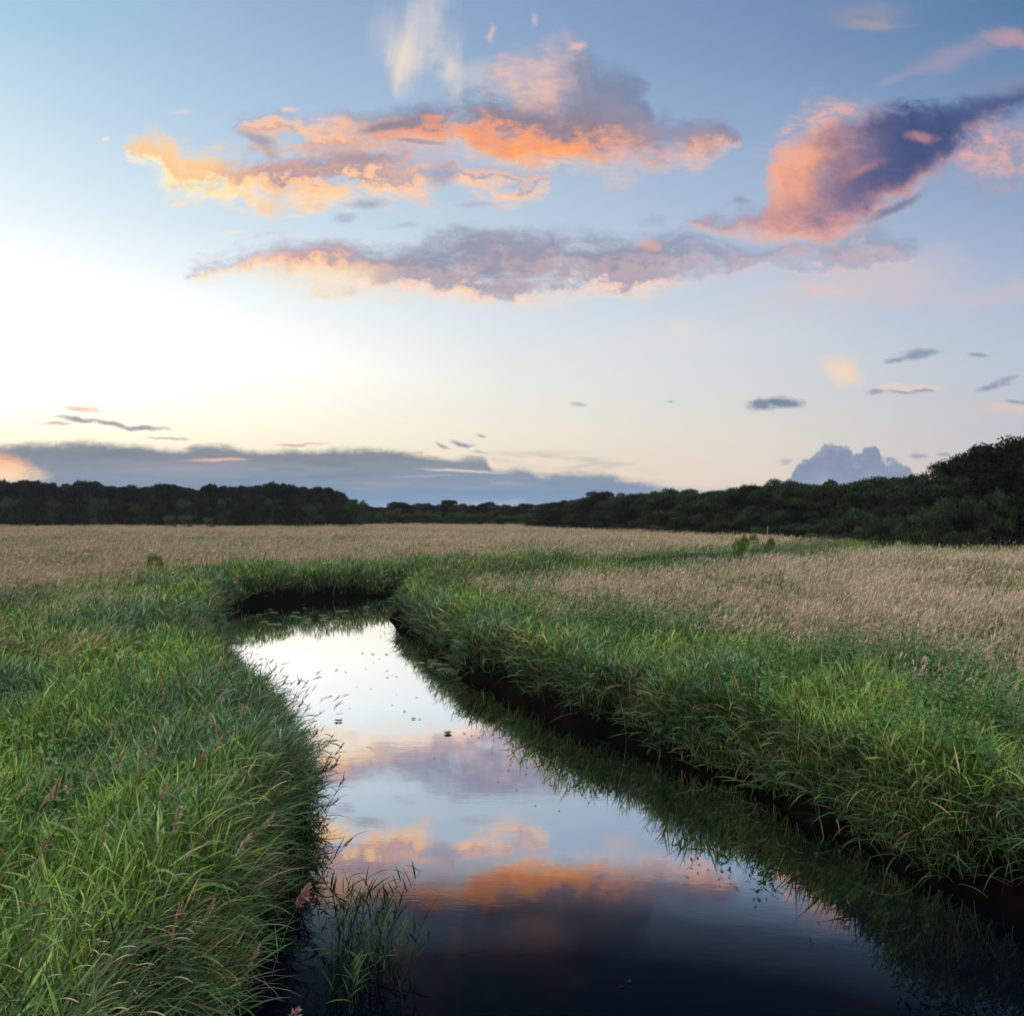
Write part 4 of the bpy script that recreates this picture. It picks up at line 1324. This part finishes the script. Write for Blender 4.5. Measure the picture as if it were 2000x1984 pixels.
def plants():
    used = set()

    def take(protos, k):
        p = protos[k % len(protos)]
        if id(p) in used:
            return copy_tree(p)
        used.add(id(p))
        return p

    # reeds standing in the water at the bottom of the picture
    pr = [make_reed(.62, 0, .04, .28, 8, False, True), make_reed(.74, .4, .08, .45, 8, False, True), make_reed(.50, -.3, .02, .20, 7, False, False), make_reed(.85, .1, .10, .75, 8, False, True), make_reed(.58, 2.6, .05, .35, 8, False, False)]
    spots = [(622, 1900), (634, 1862), (645, 1822), (652, 1880), (660, 1910), (664, 1846), (676, 1800), (682, 1872), (690, 1905), (694, 1835), (700, 1782), (708, 1860), (716, 1815), (724, 1885), (730, 1842), (738, 1796), (744, 1862), (752, 1822), (716, 1768), (690, 1756), (664, 1772), (640, 1786), (626, 1812), (612, 1868), (668, 1740), (648, 1750), (655, 1800), (702, 1812), (735, 1770), (672, 1895)]
    spots += [(a + RNG.normal(0, 14), b + RNG.normal(0, 12)) for a, b in spots[::2]]
    for k, (px, py) in enumerate(spots):
        x, y, _ = at(px, py, 0)
        put(take(pr, k), x, y, RNG.normal(0, .9), -.04, .62 + .5 * RNG.random(), 'thin leafy reed in the loose clump growing out of the dark water at bottom', 'reed', 'reeds standing in the water at the bottom')
    x, y, _ = at(758, 1912, 0)
    put(make_reed(.72, 2.9, -.15, 1.15, 5, False, True), x, y, 0, -.04, 1, 'long arching reed bent back over the water, right of the loose reed clump', 'reed')
    x, y, _ = at(770, 1838, 0)
    put(make_reed(.66, .15, .12, .35, 4, False, True), x, y, 0, -.04, 1, 'lone upright reed at the right tip of the clump beside the white cloud reflection', 'reed')

    # reeds leaning from the left bank over the bright water
    pl = [make_reed(1.10, 0, .18, .55, 8, True, True), make_reed(1.25, .25, .22, .50, 8, True, True), make_reed(.95, -.3, .28, .80, 9, False, True), make_reed(1.05, .1, .35, .55, 7, True, True), make_reed(.85, 0, .15, .9, 9, False, False)]
    yy = list(np.linspace(7.4, 17.5, 60)) + list(np.linspace(17.7, 27, 26))
    for k, y in enumerate(yy):
        y += RNG.normal(0, .12)
        xb = np.interp(y, [a[1] for a in LEFT_BANK[::-1][:12]], [a[0] for a in LEFT_BANK[::-1][:12]])
        x = xb + RNG.normal(-.02, .13)
        put(take(pl, k), x, y, RNG.normal(-.15, .55), None if x < xb - .1 else -.05, .72 + .42 * RNG.random(), 'dark reed on the edge of the left bank leaning out over the bright water', 'reed', 'reeds leaning from the left bank')

    # plumes in the grass of the left bank
    pp = [make_plume_grass(1.15, 0, .06, .45, (.42, .30, .21), .055, 90), make_plume_grass(1.05, .3, .10, .60, (.44, .35, .24), .050, 80), make_plume_grass(1.20, -.3, .04, .30, (.40, .33, .22), .045, 80)]
    heads = [(398, 1590), (388, 1395), (300, 1405), (215, 1425), (150, 1432), (105, 1448), (182, 1418), (62, 1462), (352, 1552), (482, 1555), (412, 1448), (405, 1470), (372, 1420), (245, 1440), (275, 1452), (132, 1470), (20, 1440), (470, 1320), (455, 1380), (500, 1440), (230, 1560), (90, 1530), (40, 1560), (170, 1500), (290, 1500), (430, 1520), (240, 1330), (310, 1285), (140, 1290), (205, 1262), (420, 1250), (395, 1300)]
    for k, (px, py) in enumerate(heads):
        x, y, _ = at(px, py, 1.75)
        put(take(pp, k), x - .25, y, RNG.normal(0, .4), None, .85 + .3 * RNG.random(), 'slender stalk with a brown feathery plume rising from the green grass on the left', 'flowering grass', 'feathery plumes in the left grass')
    for (px, py, c, sz, lb) in ((556, 1488, (.36, .20, .16), .095, 'large pinkish brown plume at the rim of the left bank, beside the reflected orange cloud'), (526, 1652, (.36, .20, .17), .080, 'rosy brown plume near the lower rim of the left bank'), (441, 1728, (.33, .19, .14), .075, 'rosy plume standing by itself low in the left foreground grass')):
        x, y, _ = at(px, py, 1.7)
        put(make_plume_grass(1.15, .2, .08, .5, c, sz, 170), x - .25, y, 0, None, 1, lb, 'flowering grass')

    # pale foxtails bowing to the right in the lower left corner
    pf = [make_foxtail(1.02, 0, .10, 1.25), make_foxtail(.95, .3, .20, 1.45), make_foxtail(1.05, -.3, .15, 1.0), make_foxtail(.98, .1, .25, 1.6)]
    for k in range(54):
        px = 8 + 330 * RNG.random()
        py = 1600 + 310 * RNG.random() ** .8
        if px > 240 and py > 1820:
            px -= 140
        x, y, _ = at(px, py, 1.55)
        put(take(pf, k), x - .55, y, RNG.normal(0, .45), None, .9 + .25 * RNG.random(), 'pale slender foxtail spike bowing to the right in the lower left grass', 'foxtail grass', 'foxtails in the lower left corner')


plants()


def pad_mesh(r, rng):
    n = 26
    a0 = rng.random() * 6.28
    V, Q = [(0, 0, .006)], []
    ring = []
    for k in range(n + 1):
        a = a0 + .16 + (2 * math.pi - .32) * k / n
        rr = r * (1 + .04 * math.sin(3 * a) + .03 * rng.standard_normal())
        ring.append((rr * math.cos(a), rr * math.sin(a) * .9))
    for sc, z in ((.55, .007), (.93, .006), (1.0, .013), (.97, .001), (.3, .0)):
        V += [(x * sc, y * sc, z + (.002 * rng.standard_normal() if sc > .9 else 0)) for x, y in ring]
    m = n + 1
    F = [[0, 1 + k, 2 + k, 2 + k] for k in range(n)]
    for L in range(4):
        for k in range(n):
            a = 1 + L * m + k
            F.append([a, a + m, a + m + 1, a + 1])
    me = bpy.data.meshes.new('lily_pad')
    me.from_pydata([tuple(map(float, v)) for v in V], [], [tuple(dict.fromkeys(f)) for f in F])
    for p in me.polygons:
        p.use_smooth = True
    return me


def scrap_mesh(rng, size):
    """a curled, crumpled bit of leaf afloat"""
    n = 7
    V, F = [], []
    for i in range(n + 1):
        s = i / n
        w = size * .34 * math.sin(math.pi * (s * .9 + .05)) * (1 + .25 * rng.standard_normal())
        x = (s - .5) * size
        z = .004 + size * .09 * (abs(s - .45) ** 1.6) * 2 + size * .02 * abs(rng.standard_normal())
        V += [(x, -w, z + w * .22), (x, 0, z), (x, w, z + w * .25)]
    for i in range(n):
        for j in range(2):
            a = i * 3 + j
            F.append((a, a + 3, a + 4, a + 1))
    me = bpy.data.meshes.new('floating_leaf')
    me.from_pydata(V, [], F)
    for p in me.polygons:
        p.use_smooth = True
    return me


def afloat():
    rng = np.random.default_rng(5)
    pads = []
    for k in range(4):
        me = pad_mesh(.16, rng)
        me.materials.append(M_PAD)
        pads.append(me)
    scr = []
    for k in range(5):
        me = scrap_mesh(rng, .16)
        me.materials.append(M_DEAD)
        scr.append(me)

    def add(name, me, px, py, s, label, cat, group=None, z=.003):
        x, y, _ = at(px, py, 0)
        o = bpy.data.objects.new(name, me)
        COL.objects.link(o)
        o.location = (x, y, z)
        o.rotation_euler = (0, 0, rng.random() * 6.28)
        o.scale = (s, s, s)
        return tag(o, label, cat, group, 'thing')

    near = [(818, 1246, 1.0), (824, 1253, 1.05), (839, 1254.5, .95), (855, 1265, 1.0), (852, 1268, .9), (859, 1270.5, .7), (794, 1251, .8), (834, 1263, .95), (846, 1262, .8), (812, 1258, .6), (866, 1279, .5)]
    for k, (px, py, s) in enumerate(near):
        add('lily_pad', pads[k % 4], px, py, s, 'pale lily pad floating in the row beside the dark edge of the right bank', 'lily pad', 'lily pads by the right bank')
    for k in range(44):
        px = 490 + 250 * rng.random()
        py = 1143 + 34 * rng.random() + (745 - px) * .02
        x, y, _ = at(px, py, 0)
        if bank(np.array([x]), np.array([y]))[0] > -.7:
            continue
        add('lily_pad', pads[k % 4], px, py, .55 + .6 * rng.random(), 'tiny pale lily pad floating in the dark far bend of the stream', 'lily pad', 'lily pads in the far bend')
    bits = [(729, 1234.6, 1.5), (703, 1234, 1.6), (684, 1233, 1.3), (730, 1266, 1.1), (731, 1278, 1.0), (748, 1277, .9), (740, 1274, .7), (763, 1342, .9), (740, 1330, .7), (730, 1165, 1.4), (635, 1264, 1.3), (652, 1268, .9), (780, 1356, 1.4), (792, 1357, .8),
            (716, 1243, .7), (690, 1262, .7), (700, 1300, .6), (672, 1296, .6), (786, 1316, .7), (815, 1296, .7), (660, 1336, .5), (705, 1250, .6), (748, 1310, .5), (876, 1384, .9), (890, 1388, .7), (904, 1392, .6), (820, 1430, .5), (975, 1490, .5), (940, 1475, .45), (1010, 1520, .45), (1055, 1530, .4)]
    for k, (px, py, s) in enumerate(bits):
        add('floating_leaf', scr[k % 5], px, py, s * .52, 'small dark scrap of leaf floating on the bright middle of the stream', 'floating leaf', 'leaf scraps on the bright water')
    add('floating_leaf', scr[1], 638.5, 1361, 1.25, 'larger dark curled leaf floating near the left reeds on the white water', 'floating leaf')
    add('floating_leaf', scr[2], 845, 1384, 1.3, 'long curled twig-like leaf floating where the white water turns orange', 'floating leaf')
    me = scrap_mesh(rng, .16)
    me.materials.append(plain_mat('green_leaf', (.010, .018, .006), .6, (.006, .010, .004), 12.0))
    add('floating_leaf', me, 1188, 1852, .32, 'greenish leaf floating alone on the deep blue water at the bottom', 'floating leaf')
    me2 = scrap_mesh(rng, .16)
    me2.materials.append(plain_mat('brown_leaf', (.012, .009, .005), .6, (.006, .005, .003), 12.0))
    add('floating_leaf', me2, 1172, 1862, .30, 'brown leaf floating just left of the lone greenish one at the bottom', 'floating leaf')
    for mm in (me, me2):
        for nd in mm.materials[0].node_tree.nodes:
            if nd.type == 'BSDF_PRINCIPLED':
                nd.inputs['Specular IOR Level'].default_value = .03
    # an upright pair of dark water leaves
    o = root('arrowhead_plant')
    x, y, _ = at(834, 1271, 0)
    put(o, x, y, 0, -.02, 1, 'pair of dark pointed leaves sticking up out of the water beside the lily pads', 'water plant')
    leaf_part((0, 0, 0), .30, .11, .3, .7, .3, M_REED, o, (.03, .045, .02))
    leaf_part((.02, 0, 0), .26, .10, 2.6, .9, .2, M_REED, o, (.03, .045, .02))

    # thin post before the right wood
    x, y, _ = at(1448, 1012.5, .7)
    D = 84.0
    x = (1448 - CX) / F * D
    z0 = float(ground_z(np.array([x]), np.array([D]))[0])
    ht = topz(992, D) - z0
    V, Q = tubes([[(0, 0, -.1, .06), (0, 0, ht * .5, .055), (.02, 0, ht - .05, .05), (.02, 0, ht, .03), (.02, 0, ht + .01, .002)]], 8)
    o = mesh_np('post', V, Q, M_WOOD)
    o.location = (x, D, z0)
    tag(o, 'thin pale post standing upright in the meadow before the right wood', 'post')


afloat()

def haze():
    m, t, o = new_mat('thin_haze')
    v = t.nodes.new('ShaderNodeVolumePrincipled')
    v.inputs['Density'].default_value = .00011
    v.inputs['Color'].default_value = (.92, .95, 1, 1)
    t.links.new(v.outputs[0], o.inputs['Volume'])
    x, y0, y1, z0, z1 = 1700, -400, 2500, -2.5, 24
    V = np.array([(a, b, c) for a in (-x, x) for b in (y0, y1) for c in (z0, z1)], dtype=float)
    Q = np.array([(0, 1, 3, 2), (4, 6, 7, 5), (0, 4, 5, 1), (2, 3, 7, 6), (0, 2, 6, 4), (1, 5, 7, 3)])
    h = mesh_np('haze', V, Q, m, smooth=False)
    tag(h, 'thin evening haze hanging over the whole meadow', None, None, 'stuff')


haze()
